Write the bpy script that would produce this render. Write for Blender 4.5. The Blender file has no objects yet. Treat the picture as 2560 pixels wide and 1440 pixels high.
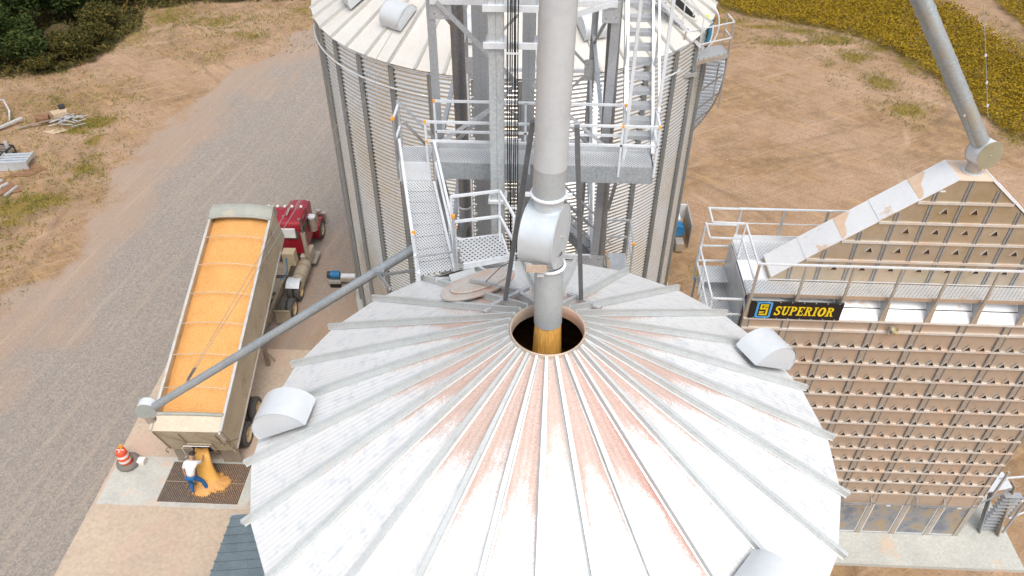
import bpy, math, random
import numpy as np
from mathutils import Vector, Matrix, noise as mn
from math import sin, cos, pi, radians, degrees, atan2, hypot, sqrt

# ---------------------------------------------------------------- camera, light
S = bpy.context.scene
COL = S.collection
H = 24.3
cd = bpy.data.cameras.new("camera"); cam = bpy.data.objects.new("camera", cd); COL.objects.link(cam)
p_, y_, r_ = radians(40.2), radians(2.33), radians(0.23)
fwd = Vector((-sin(y_)*cos(p_), cos(y_)*cos(p_), -sin(p_)))
rt = Vector((cos(y_), sin(y_), 0)); up = rt.cross(fwd)
R_ = rt*cos(r_) + up*sin(r_); U_ = -rt*sin(r_) + up*cos(r_)
cam.matrix_world = Matrix(((R_.x, U_.x, -fwd.x, 0), (R_.y, U_.y, -fwd.y, 0), (R_.z, U_.z, -fwd.z, H), (0, 0, 0, 1)))
cd.sensor_width = 36; cd.lens = 1930/2560*36; cd.clip_end = 3000; cd.clip_start = .1
S.camera = cam
W = bpy.data.worlds.new("World"); S.world = W; W.use_nodes = True
wn = W.node_tree; bg = wn.nodes["Background"]
sky = wn.nodes.new("ShaderNodeTexSky"); sky.sky_type = 'NISHITA'; sky.sun_disc = False
SUN_EL, SUN_AZ = 60, 158      # azimuth measured from +Y towards +X
sky.sun_elevation = radians(SUN_EL); sky.sun_rotation = radians(SUN_AZ)
sky.air_density = 1.0; sky.dust_density = 4.0; sky.ozone_density = .6
hs = wn.nodes.new('ShaderNodeHueSaturation'); hs.inputs['Saturation'].default_value = .4      # thin overcast whitens the sky light
wn.links.new(sky.outputs[0], hs.inputs['Color']); wn.links.new(hs.outputs[0], bg.inputs[0]); bg.inputs[1].default_value = .15
sl = bpy.data.lights.new("sun", 'SUN'); sun = bpy.data.objects.new("sun", sl); COL.objects.link(sun)
sl.energy = 1.05; sl.angle = radians(32); sl.color = (1, .95, .87)
sd = Vector((sin(radians(SUN_AZ))*cos(radians(SUN_EL)), cos(radians(SUN_AZ))*cos(radians(SUN_EL)), sin(radians(SUN_EL))))
sun.rotation_euler = sd.to_track_quat('Z', 'Y').to_euler(); sun.location = sd*60
S.view_settings.view_transform = 'Standard'; S.view_settings.look = 'None'
S.view_settings.exposure = .56; S.view_settings.gamma = 1
S.cycles.max_bounces = 6
rnd = random.Random(7)

# ---------------------------------------------------------------- helpers
def V(*a): return Vector(a if len(a) > 1 else a[0])
class MB:
    def __init__(s): s.v = []; s.f = []; s.m = []; s.mi = 0
    def poly(s, pts):
        n = len(s.v); s.v += [tuple(p) for p in pts]; s.f.append(tuple(range(n, n+len(pts)))); s.m.append(s.mi); return s
    def grid(s, vs, fs):
        n = len(s.v); s.v += [tuple(p) for p in vs]; s.f += [tuple(i+n for i in f) for f in fs]; s.m += [s.mi]*len(fs); return s
    def obox(s, c, a, b, d):
        c, a, b, d = V(c), V(a), V(b), V(d)
        P = [c+a*i+b*j+d*k for i in (-1, 1) for j in (-1, 1) for k in (-1, 1)]
        F = [(0, 1, 3, 2), (4, 6, 7, 5), (0, 4, 5, 1), (2, 3, 7, 6), (0, 2, 6, 4), (1, 5, 7, 3)]
        return s.grid(P, F)
    def box(s, x0, x1, y0, y1, z0, z1):
        return s.obox(((x0+x1)/2, (y0+y1)/2, (z0+z1)/2), ((x1-x0)/2, 0, 0), (0, (y1-y0)/2, 0), (0, 0, (z1-z0)/2))
    def beam(s, p, q, w, h, up=(0, 0, 1)):
        p, q = V(p), V(q); d = (q-p); u = V(up)
        if abs(d.normalized().dot(u)) > .97: u = V(0, 1, 0)
        a = d.cross(u).normalized(); b = a.cross(d).normalized()
        return s.obox((p+q)/2, d/2, a*w/2, b*h/2)
    def angle(s, p, q, w, t=.01, up=(0, 0, 1)):          # L section
        p, q = V(p), V(q); d = (q-p); u = V(up)
        if abs(d.normalized().dot(u)) > .97: u = V(0, 1, 0)
        a = d.cross(u).normalized(); b = a.cross(d).normalized()
        s.obox((p+q)/2+a*0, d/2, a*w/2, b*t/2); s.obox((p+q)/2+a*(w/2-t/2)+b*(-w/2-t/2), d/2, a*t/2, b*w/2); return s
    def tube(s, p, q, r, n=16, r2=None, cap=True):
        return s.path([p, q], r, n, r2, cap)
    def path(s, pts, r, n=12, r2=None, cap=True):
        pts = [V(p) for p in pts]; L = len(pts); rings = []; vs = []; a = None
        for i, p in enumerate(pts):
            d = (pts[min(i+1, L-1)]-pts[max(i-1, 0)]).normalized()
            if a is None:
                u = V(0, 0, 1) if abs(d.z) < .9 else V(1, 0, 0); a = d.cross(u).normalized()
            else: a = (a-d*a.dot(d)).normalized()
            b = d.cross(a); rr = r if r2 is None else r+(r2-r)*i/(L-1)
            vs += [p+(a*cos(2*pi*k/n)+b*sin(2*pi*k/n))*rr for k in range(n)]
        fs = [(i*n+k, i*n+(k+1) % n, (i+1)*n+(k+1) % n, (i+1)*n+k) for i in range(L-1) for k in range(n)]
        if cap: fs += [tuple(range(n))[::-1], tuple((L-1)*n+k for k in range(n))]
        return s.grid(vs, fs)
    def lathe(s, prof, n=48, c=(0, 0, 0), axis=None, a0=0, a1=2*pi, close=True):
        vs = []; full = abs(a1-a0-2*pi) < 1e-6; m = n if full else n+1
        c = V(c)
        if axis is None: X, Y, Z = V(1, 0, 0), V(0, 1, 0), V(0, 0, 1)
        else:
            Z = V(axis).normalized(); X = Z.cross(V(0, 0, 1) if abs(Z.z) < .9 else V(1, 0, 0)).normalized(); Y = Z.cross(X)
        for r, z in prof:
            for k in range(m):
                t = a0+(a1-a0)*k/n; vs.append(c+X*r*cos(t)+Y*r*sin(t)+Z*z)
        fs = []
        for i in range(len(prof)-1):
            for k in range(n):
                k2 = (k+1) % m; fs.append((i*m+k, i*m+k2, (i+1)*m+k2, (i+1)*m+k))
        return s.grid(vs, fs)
    def prism(s, poly, vec):
        vec = V(vec); n = len(poly); P = [V(p) for p in poly]; Q = [p+vec for p in P]
        return s.grid(P+Q, [tuple(range(n))[::-1], tuple(range(n, 2*n))]+[(i, (i+1) % n, n+(i+1) % n, n+i) for i in range(n)])
    def build(s, name, mat, parent=None, smooth=False, local=False, bevel=0):
        me = bpy.data.meshes.new(name); off = V(0, 0, 0)
        if parent is not None and not local:
            q = parent
            while q is not None: off = off+q.location; q = q.parent
        me.from_pydata([(a[0]-off.x, a[1]-off.y, a[2]-off.z) for a in s.v], [], s.f)
        for m in (mat if isinstance(mat, (list, tuple)) else [mat]): me.materials.append(m)
        me.polygons.foreach_set('material_index', s.m)
        if smooth: me.polygons.foreach_set('use_smooth', [True]*len(s.f))
        me.update()
        o = bpy.data.objects.new(name, me); COL.objects.link(o)
        if parent is not None: o.parent = parent
        if smooth == 'auto':
            md = o.modifiers.new('split', 'EDGE_SPLIT'); md.split_angle = radians(35)
        if bevel:
            b = o.modifiers.new('bevel', 'BEVEL'); b.width = bevel; b.segments = 2; b.limit_method = 'ANGLE'
        return o
def thing(name, label, cat, loc=(0, 0, 0), rz=0, group=None):
    o = bpy.data.objects.new(name, None); COL.objects.link(o); o.location = loc; o.rotation_euler = (0, 0, rz)
    o.empty_display_size = .2; return tag(o, label, cat, group)
def tag(o, label=None, cat=None, group=None, kind=None):
    if label: o['label'] = label
    if cat: o['category'] = cat
    if group: o['group'] = group
    if kind: o['kind'] = kind
    return o

# ---------------------------------------------------------------- materials
def nt(name):
    m = bpy.data.materials.new(name); m.use_nodes = True; t = m.node_tree
    return m, t, t.nodes['Principled BSDF']
def N(t, typ, **kw):
    n = t.nodes.new(typ)
    for k, v in kw.items():
        if k.startswith('i'): n.inputs[int(k[1:])].default_value = v
        else: setattr(n, k, v)
    return n
def ramp(t, fac, stops):
    r = t.nodes.new('ShaderNodeValToRGB'); e = r.color_ramp.elements
    while len(e) < len(stops): e.new(.5)
    for a, (p, c) in zip(e, stops): a.position = p; a.color = (c if isinstance(c, (tuple, list)) else (c, c, c))[:3]+(1,) if isinstance(c, (tuple, list)) else (c, c, c, 1)
    t.links.new(fac, r.inputs[0]); return r.outputs[0]
def mix(t, f, a, b, bt='MIX'):
    m = t.nodes.new('ShaderNodeMix'); m.data_type = 'RGBA'; m.blend_type = bt
    for s, v in ((m.inputs[0], f), (m.inputs[6], a), (m.inputs[7], b)):
        if hasattr(v, 'default_value') or hasattr(v, 'is_output'): t.links.new(v, s)
        else: s.default_value = v if not isinstance(v, tuple) else (v+(1,) if len(v) == 3 else v)
    return m.outputs[2]
def mth(t, op, a, b=0, c=None, clamp=False):
    m = t.nodes.new('ShaderNodeMath'); m.operation = op; m.use_clamp = clamp
    for s, v in zip(m.inputs, (a, b, c)):
        if v is None: continue
        if hasattr(v, 'is_output'): t.links.new(v, s)
        else: s.default_value = v
    return m.outputs[0]
def coord(t, kind='Object'):
    return t.nodes.new('ShaderNodeTexCoord').outputs[kind]
def nz(t, co, sc, det=4, rough=.6, out=0, scale3=None):
    if scale3:
        mp = t.nodes.new('ShaderNodeMapping'); mp.inputs['Scale'].default_value = scale3; t.links.new(co, mp.inputs[0]); co = mp.outputs[0]
    n = t.nodes.new('ShaderNodeTexNoise'); n.inputs['Scale'].default_value = sc; n.inputs['Detail'].default_value = det
    n.inputs['Roughness'].default_value = rough; t.links.new(co, n.inputs['Vector']); return n.outputs[out]
def bump(t, b, h, strength=.3, dist=.02):
    n = t.nodes.new('ShaderNodeBump'); n.inputs['Strength'].default_value = strength; n.inputs['Distance'].default_value = dist
    t.links.new(h, n.inputs['Height']); t.links.new(n.outputs[0], b.inputs['Normal'])
def surf(name, c1, c2=None, rough=.6, metal=0, sc=3, stain=None, stain_sc=1.2, stain_lo=.52, stain_hi=.7, bmp=0, bsc=20, fine=.12, scale3=None, rv=.1):
    m, t, b = nt(name); co = coord(t); c2 = c2 or tuple(x*.8 for x in c1)
    n1 = nz(t, co, sc, 5, .65, scale3=scale3); c = mix(t, ramp(t, n1, [(.35, 0.), (.65, 1.)]), c1, c2)
    n2 = nz(t, co, sc*14, 3); c = mix(t, fine, c, ramp(t, n2, [(.3, 0.), (.7, 1.)]), 'OVERLAY')
    if stain:
        n3 = nz(t, co, stain_sc, 7, .7); c = mix(t, ramp(t, n3, [(stain_lo, 0.), (stain_hi, 1.)]), c, stain)
    t.links.new(c, b.inputs['Base Color']); b.inputs['Metallic'].default_value = metal
    rr = mth(t, 'MULTIPLY_ADD', n1, rv*2, rough-rv); t.links.new(rr, b.inputs['Roughness'])
    if bmp: bump(t, b, nz(t, co, bsc, 4), bmp)
    return m
def perforated(name, px, py, r, base=(.66, .68, .7), dirt=(.5, .37, .27), metal=.45, lo=.6):
    m, t, b = nt(name); co = coord(t); se = t.nodes.new('ShaderNodeSeparateXYZ'); t.links.new(co, se.inputs[0])
    def cell(o):
        x = mth(t, 'SUBTRACT', mth(t, 'FRACT', mth(t, 'ADD', mth(t, 'DIVIDE', se.outputs[0], px), o)), .5)
        y = mth(t, 'SUBTRACT', mth(t, 'FRACT', mth(t, 'ADD', mth(t, 'DIVIDE', se.outputs[1], py), o)), .5)
        x = mth(t, 'MULTIPLY', x, px); y = mth(t, 'MULTIPLY', y, py)
        return mth(t, 'SQRT', mth(t, 'ADD', mth(t, 'MULTIPLY', x, x), mth(t, 'MULTIPLY', y, y)))
    d = mth(t, 'MINIMUM', cell(100.), cell(100.5)); hole = mth(t, 'LESS_THAN', d, r)
    n1 = nz(t, co, 1.6, 6, .7); c = mix(t, ramp(t, n1, [(lo, 0.), (lo+.12, 1.)]), mix(t, nz(t, co, 5), base, tuple(x*.82 for x in base)), dirt)
    c = mix(t, hole, c, (.03, .028, .025)); t.links.new(c, b.inputs['Base Color'])
    b.inputs['Metallic'].default_value = metal; b.inputs['Roughness'].default_value = .5
    return m
GALV = surf('galvanized', (.55, .57, .59), (.44, .46, .48), .48, .55, 2.5, fine=.18)
GALVB = surf('galvanized_bright', (.74, .77, .8), (.62, .65, .68), .42, .2, 2.2, fine=.15)
GALVD = surf('galvanized_dull', (.36, .38, .4), (.27, .29, .31), .5, .5, 2.0, fine=.2, stain=(.32, .24, .17), stain_lo=.64, stain_hi=.75)
GALVT = surf('dusty_galvanized', (.52, .5, .47), (.42, .4, .36), .5, .45, 2.0, stain=(.45, .34, .25), stain_lo=.45, stain_hi=.7)
WHITEM = surf('white_metal', (.82, .83, .84), (.74, .75, .76), .4, .15, 1.5, fine=.06)
VENTM = surf('vent_metal', (.62, .65, .68), (.56, .59, .62), .42, .15, .8, fine=.04)
DARK = surf('dark_void', (.012, .011, .01), rough=.9)
ORG = surf('orange_cap', (.9, .36, .03), rough=.5, fine=.05)
CREAM = surf('cream_roof', (.66, .645, .61), (.61, .58, .53), .45, .12, .6, stain=(.58, .46, .34), stain_sc=.45, stain_lo=.6, stain_hi=.78, fine=.05)
PD = perforated('perforated_deck', .1, .12, .0135)
PT = perforated('perforated_fine', .062, .07, .011, lo=.66)
PB = perforated('perforated_bold', .095, .11, .018, lo=.7)

# ---------------------------------------------------------------- ground
def pnt_in(px, py, poly):
    ins = np.zeros(px.shape, bool); n = len(poly); j = n-1
    for i in range(n):
        xi, yi = poly[i]; xj, yj = poly[j]
        c = ((yi > py) != (yj > py)) & (px < (xj-xi)*(py-yi)/(yj-yi+1e-12)+xi); ins ^= c; j = i
    return ins
def segdist(px, py, poly, closed=True):
    d = np.full(px.shape, 1e9); n = len(poly)
    for i in range(n if closed else n-1):
        ax, ay = poly[i]; bx, by = poly[(i+1) % n]; L = (bx-ax)**2+(by-ay)**2+1e-9
        t = np.clip(((px-ax)*(bx-ax)+(py-ay)*(by-ay))/L, 0, 1)
        d = np.minimum(d, np.hypot(px-ax-t*(bx-ax), py-ay-t*(by-ay)))
    return d
def sdist(px, py, poly):
    d = segdist(px, py, poly); return np.where(pnt_in(px, py, poly), d, -d)
def fbm(px, py, sc, seed=0, octv=4):
    out = np.zeros(px.size); X = px.ravel(); Y = py.ravel()
    for i in range(X.size):
        out[i] = mn.fractal(Vector((X[i]*sc+seed, Y[i]*sc-seed, seed*.7)), 1.0, 2.0, octv)
    return out.reshape(px.shape)
GRAV = [(-25.2, -30), (-25.2, 26), (-25.0, 33), (-25.3, 36.5), (-25.0, 40.6), (-24.3, 44.7), (-23.5, 48.8), (-22.3, 53.5), (-20.7, 58), (-18.6, 61.4), (-15, 68), (-11, 76), (-6, 84),
        (2, 84), (-1, 60), (-4, 45), (-5, 38), (-6, 33.5), (-7.5, 29), (-8.5, 25), (-9.2, 20), (-8, 8), (-8, -30)]
BUSH = [(-60, 49.5), (-38, 50.2), (-34.6, 51.5), (-33.2, 54), (-32.8, 57), (-33.0, 61), (-33.6, 63.6), (-29, 65.5), (-22, 66.4), (-14, 68.5), (-14, 130), (-60, 130)]
SOY = [(12, 72.5), (14.8, 67.3), (17, 64.6), (21, 63.2), (24.7, 61.2), (26.9, 58), (28.3, 53.3), (29.1, 48.4), (29.6, 46.3), (31.4, 43), (34, 39), (39, 36), (44, 40), (36.4, 57), (35.8, 60.1), (35.2, 64.1), (34.4, 67.7), (33.6, 70.5), (31, 85), (12, 85)]
SOY2 = [(38.9, 62), (39.2, 70), (37, 85), (70, 85), (70, 45), (43, 50)]
def patches():
    P = []
    def a(cx, cy, rx, ry, s): P.append((cx, cy, rx, ry, s))
    for q in [(-28.9, 44.2, 1.5, .9, .95), (-29.6, 43.0, 1.2, .6, .9), (-28.0, 41.9, .5, .9, .9), (-26.9, 39.9, .9, .45, .6), (-27.1, 38.5, 1.0, .8, .8), (-26.0, 38.2, .5, .4, .6), (-27.3, 37.2, .5, .5, .6),
              (-27.9, 35.2, 1.9, .7, .9), (-29.0, 34.2, 1.6, .8, 1.), (-28.3, 32.9, 1.2, .5, .7), (-27.3, 30.9, .6, .6, .5), (-28.6, 31.6, .8, .5, .5), (-26.0, 36.9, .4, .4, .4), (-26.3, 27.8, .7, 1.2, .25),
              (-24.2, 59, 2.2, 1.2, .45), (-27, 61.5, 3, 1.5, .6), (-22.5, 62.6, 3, 1.3, .4), (-23, 58.6, 1.2, .5, .6), (-31.3, 62.5, 1.8, 2.5, .6), (-32.5, 58, 1.5, 3, .5), (-24.8, 54, .8, 2.4, .4), (-36, 51, 3, 1.0, .3),
              (-20, 64.5, 3, 1.2, .5), (-17, 66, 2.5, 1, .4),
              (15.5, 63.8, 2.2, .8, .7), (18.3, 62.7, 2.5, .6, .8), (20.8, 61.9, 2.0, .8, .7), (21.5, 59.6, 1.4, .8, .5), (18.6, 59.4, 2.2, .8, .7), (23, 60.3, 1.9, 1.2, .85), (23.6, 57.0, 1.4, 1.2, .8), (21.3, 55.7, .8, .5, .45),
              (24.2, 52.6, 1.3, 1.3, .8), (24.6, 48.5, 1.5, 1.2, .8), (24.2, 46, .6, .5, .5), (27.2, 56, .8, 2.4, .7), (28.6, 50.5, .8, 2.6, .7), (30, 45.3, .8, 2, .7), (26, 58.7, 1.2, 1, .7), (15, 66.2, 1.6, 1, .6), (8, 30.3, .5, .7, .6), (8.1, 28.9, .35, .5, .5),
              (34.9, 66, .5, 4, .4), (37.2, 60, .8, 6, .5), (-33.5, 46.6, 1.5, 1.0, .3), (-36, 43, 2, 2, .35), (-31.5, 40.5, 1.5, 1.0, .25), (-33, 36, 1.5, 2, .45), (-31, 41, 5, 7, .27), (-33, 47, 5, 4, .33), (-28, 34, 3, 5, .3), (-26, 60, 8, 5, .3), (-27, 28, 2, 4, .3), (21, 60, 5, 3, .25), (24, 53, 3, 6, .25)]: a(*q)
    return P
PATCH = patches()
def grassmask(X, Y):
    g = np.zeros(X.shape)
    for cx, cy, rx, ry, s in PATCH:
        g = np.maximum(g, s*np.clip(1.35-np.sqrt(((X-cx)/rx)**2+((Y-cy)/ry)**2), 0, 1))
    return g
def sheet(name, xs, ys, z, keep=None):
    X, Y = np.meshgrid(xs, ys); n1 = fbm(X, Y, .35, 3.1); n2 = fbm(X, Y, .08, 9.7, 3)
    gr = np.clip((sdist(X, Y, GRAV)+n1*1.8+.6)/2.4, 0, 1)
    g = grassmask(X, Y)
    for P in (SOY, SOY2): g = np.maximum(g, np.clip((sdist(X, Y, P)+.3)/1., 0, 1)*1.)
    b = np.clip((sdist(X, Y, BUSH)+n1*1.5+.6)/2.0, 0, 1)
    Z = z+np.zeros(X.shape)
    Z += np.where(gr > .5, 0, n1*.05)*np.clip((np.hypot(X, Y-20)-22)/10, 0, 1)*(1 if keep is None else 0)
    mo = np.exp(-(((X+37.6)/1.5)**2+((Y-57.2)/1.3)**2)); Z += mo*1.3
    core = np.clip((sdist(X, Y, GRAV)-.8+n1*2)/6, 0, 1)
    h, w = X.shape; vs = np.stack([X, Y, Z], -1).reshape(-1, 3)
    idx = np.arange(h*w).reshape(h, w); F = np.stack([idx[:-1, :-1], idx[:-1, 1:], idx[1:, 1:], idx[1:, :-1]], -1).reshape(-1, 4)
    if keep is not None:
        gc = gr.ravel()[F].max(1); F = F[gc > .02]
        u, inv = np.unique(F, return_inverse=True); F = inv.reshape(-1, 4); vs = vs[u]; sel = u
    else: sel = np.arange(h*w)
    me = bpy.data.meshes.new(name); me.from_pydata(vs.tolist(), [], F.tolist())
    for nm, A in (('core', core), ('gravel', gr), ('green', g), ('bush', b)):
        at = me.attributes.new(nm, 'FLOAT', 'POINT'); at.data.foreach_set('value', A.ravel()[sel].astype(np.float32))
    me.polygons.foreach_set('use_smooth', [True]*len(me.polygons))
    o = bpy.data.objects.new(name, me); COL.objects.link(o); o['kind'] = 'structure'; return o
def ground_mat():
    m, t, b = nt('ground'); co = coord(t)
    def attr(n): a = t.nodes.new('ShaderNodeAttribute'); a.attribute_name = n; return a.outputs['Fac']
    big = nz(t, co, .12, 6, .65); mid = nz(t, co, 1.1, 8, .75); fine = nz(t, co, 9, 4, .7); spk = nz(t, co, 26, 2, .8)
    mp3 = t.nodes.new('ShaderNodeMapping'); mp3.inputs['Rotation'].default_value = (0, 0, radians(9)); t.links.new(co, mp3.inputs[0])
    trk = nz(t, mp3.outputs[0], .8, 6, .7, scale3=(1.6, .07, 1)); trk2 = nz(t, mp3.outputs[0], 2.1, 5, .7, scale3=(1.3, .05, 1))
    d = ramp(t, mid, [(.3, (.17, .105, .06)), (.48, (.28, .18, .1)), (.62, (.37, .25, .145)), (.74, (.46, .33, .21))])
    d = mix(t, ramp(t, big, [(.42, 0.), (.6, 1.)]), d, ramp(t, fine, [(.35, (.3, .19, .125)), (.62, (.48, .34, .25))]))
    mp = t.nodes.new('ShaderNodeMapping'); mp.inputs['Rotation'].default_value = (0, 0, radians(38)); t.links.new(co, mp.inputs[0])
    strk = nz(t, mp.outputs[0], .9, 7, .8, scale3=(.25, 3.2, 1))
    d = mix(t, mth(t, 'MULTIPLY', ramp(t, strk, [(.5, 0.), (.62, 1.)]), .6), d, (.3, .17, .09))
    strk2 = nz(t, mp.outputs[0], .7, 5, .8, scale3=(.2, 2.0, 1))
    d = mix(t, mth(t, 'MULTIPLY', ramp(t, strk2, [(.55, 0.), (.66, 1.)]), .55), d, (.5, .32, .16))
    mp2 = t.nodes.new('ShaderNodeMapping'); mp2.inputs['Rotation'].default_value = (0, 0, radians(-32)); t.links.new(co, mp2.inputs[0])
    trkn = nz(t, mp2.outputs[0], 1.3, 6, .8, scale3=(.12, 2.6, 1)); d = mix(t, mth(t, 'MULTIPLY', ramp(t, trkn, [(.54, 0.), (.62, 1.)]), .5), d, (.47, .35, .25))
    se = t.nodes.new('ShaderNodeSeparateXYZ'); t.links.new(co, se.inputs[0]); wob = nz(t, co, .1, 2); brk = nz(t, co, .35, 4, .7)
    for cx, cy, R0 in ((4, 78, 36.5), (4, 78, 38.4), (44, 18, 27), (44, 18, 28.9), (-6, 14, 27), (-6, 14, 28.8), (62, 74, 43), (62, 74, 44.9), (-62, 28, 34.5), (-62, 28, 36.4), (-48, 84, 30), (-48, 84, 31.9), (60, 30, 38), (60, 30, 39.8)):
        dx = mth(t, 'SUBTRACT', se.outputs[0], cx); dy = mth(t, 'SUBTRACT', se.outputs[1], cy)
        L = mth(t, 'SQRT', mth(t, 'ADD', mth(t, 'MULTIPLY', dx, dx), mth(t, 'MULTIPLY', dy, dy)))
        L = mth(t, 'ABSOLUTE', mth(t, 'ADD', mth(t, 'SUBTRACT', L, R0), mth(t, 'MULTIPLY_ADD', wob, 5, -2.5)))
        m_ = mth(t, 'MULTIPLY', mth(t, 'SUBTRACT', 1.0, mth(t, 'DIVIDE', L, .3), None, True), ramp(t, brk, [(.42, 0.), (.55, 1.)]))
        d = mix(t, mth(t, 'MULTIPLY', m_, mth(t, 'MULTIPLY_ADD', fine, .9, .1)), d, (.5, .37, .26) if int(R0) % 2 else (.2, .14, .09))
    dk = nz(t, co, .3, 7, .75); d = mix(t, mth(t, 'MULTIPLY', ramp(t, dk, [(.52, 0.), (.66, 1.)]), .45), d, (.16, .105, .055))
    d = mix(t, .35, d, ramp(t, spk, [(.3, .12), (.7, .9)]), 'OVERLAY')
    vor = t.nodes.new('ShaderNodeTexVoronoi'); vor.inputs['Scale'].default_value = 17; t.links.new(co, vor.inputs['Vector'])
    gsp = ramp(t, vor.outputs['Color'], [(.1, (.2, .192, .195)), (.5, (.26, .247, .246)), (.9, (.33, .31, .303))])
    gbig = nz(t, co, .22, 6, .65, scale3=(1.7, .6, 1))
    gv = mix(t, ramp(t, mth(t, 'MULTIPLY_ADD', attr('core'), -.62, mth(t, 'ADD', gbig, .25)), [(.35, 0.), (.65, 1.)]), gsp, (.35, .265, .215)); gv = mix(t, .32, gv, gsp)
    gv = mix(t, mth(t, 'MULTIPLY', ramp(t, trk, [(.5, 0.), (.64, 1.)]), .4), gv, (.24, .225, .225))
    gv = mix(t, mth(t, 'MULTIPLY', ramp(t, trk2, [(.52, 0.), (.66, 1.)]), .4), gv, (.4, .34, .3))
    gm = mth(t, 'ADD', mth(t, 'MULTIPLY_ADD', mth(t, 'SUBTRACT', fine, .5), .9, attr('gravel')), mth(t, 'MULTIPLY_ADD', mid, .8, -.4)); gm = ramp(t, gm, [(.35, 0.), (.65, 1.)])
    c = mix(t, gm, d, mix(t, 1.0, gv, (1.12, 1.06, 1.0), 'MULTIPLY'))
    gg = ramp(t, mth(t, 'MULTIPLY_ADD', mth(t, 'SUBTRACT', mid, .5), 1.2, attr('green')), [(.3, 0.), (.7, 1.)])
    c = mix(t, gg, c, ramp(t, fine, [(.35, (.13, .105, .025)), (.65, (.3, .2, .045))]))
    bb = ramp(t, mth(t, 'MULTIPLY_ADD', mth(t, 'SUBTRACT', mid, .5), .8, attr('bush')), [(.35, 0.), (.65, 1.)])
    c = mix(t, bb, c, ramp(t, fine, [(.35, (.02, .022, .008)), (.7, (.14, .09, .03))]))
    c = mix(t, 1.0, c, (.95, .925, .86), 'MULTIPLY')
    t.links.new(c, b.inputs['Base Color']); b.inputs['Roughness'].default_value = .95
    hh = mth(t, 'ADD', fine, mth(t, 'MULTIPLY', mid, 1.5)); hh = mth(t, 'ADD', hh, mth(t, 'MULTIPLY', spk, .4))
    bump(t, b, hh, .7, .05); return m
GM = ground_mat()
def axis(a, b, st, lo, hi):
    core = list(np.arange(a, b+st/2, st)); s = st; x = a; L = []
    while x > lo: s *= 1.7; x -= s; L.append(x)
    s = st; x = b; Rr = []
    while x < hi: s *= 1.7; x += s; Rr.append(x)
    return np.array(L[::-1]+core+Rr)
sheet('ground', axis(-44, 48, .4, -1500, 1500), axis(4, 78, .4, -1500, 1500), -.004).data.materials.append(GM)
sheet('gravel_road', np.arange(-27, -3, .4), np.arange(0, 80, .4), 0.0, keep='g').data.materials.append(GM)

CONC = surf('tan_concrete', (.5, .4, .3), (.44, .35, .27), .85, 0, .5, stain=(.52, .36, .28), stain_sc=.35, stain_lo=.5, stain_hi=.68, bmp=.15, bsc=60)
CONCL = surf('grey_concrete', (.5, .49, .44), (.42, .41, .38), .8, 0, 1.0, stain=(.62, .42, .3), stain_sc=.9, stain_lo=.54, stain_hi=.72, bmp=.1, bsc=60)
CONCG = surf('pale_concrete', (.48, .48, .44), (.42, .42, .39), .8, 0, .8, stain=(.58, .4, .26), stain_sc=.45, stain_lo=.6, stain_hi=.72, bmp=.1, bsc=60)
o = MB().box(-15.95, -8.0, -8, 15.78, -.2, .03).box(-15.95, -15.83, 15.78, 17.96, -.2, .03).box(-10.28, -8.0, 15.78, 17.96, -.2, .03).box(-15.95, -8.0, 17.96, 24.0, -.2, .03).build('drive_pavement', CONC); tag(o, kind='structure')
b = MB(); b.box(-15.83, -13.66, 15.78, 17.96, -.2, .035); b.box(-13.66, -10.28, 15.78, 15.98, -.2, .035); b.box(-13.66, -10.28, 17.78, 17.96, -.2, .035); b.box(-10.66, -10.28, 15.98, 17.78, -.2, .035)
tag(b.build('pit_pavement', CONCL), kind='structure')
tag(MB().box(3.5, 16.86, 14.55, 22, -.3, .15).build('dryer_pavement', CONCG), kind='structure')
# seams in the pit slab
GR = surf('rusty_steel', (.2, .125, .08), (.1, .08, .07), .6, .5, 4, stain=(.35, .14, .04), stain_sc=2, stain_lo=.55, stain_hi=.7)
g = thing('floor_grate', 'dark steel bar grate over the unloading pit behind the trailer', 'grate', (-12.16, 16.88, .03))
for k in range(44):
    x = -13.62+k*.0678
    MB().box(x, x+.022, 16.0, 17.76, -.03, .04).build('grate_bar', GR, g)
MB().box(-13.66, -10.66, 16.86, 16.89, .02, .045).build('cross_bar', surf('cross_bar', (.45, .38, .3), metal=.4), g)
b = MB(); b.box(-13.66, -10.66, 15.98, 17.78, -.6, -.3); b.build('pit_floor', surf('pit_dark', (.035, .028, .022), (.02, .02, .02), .9), g)

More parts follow.
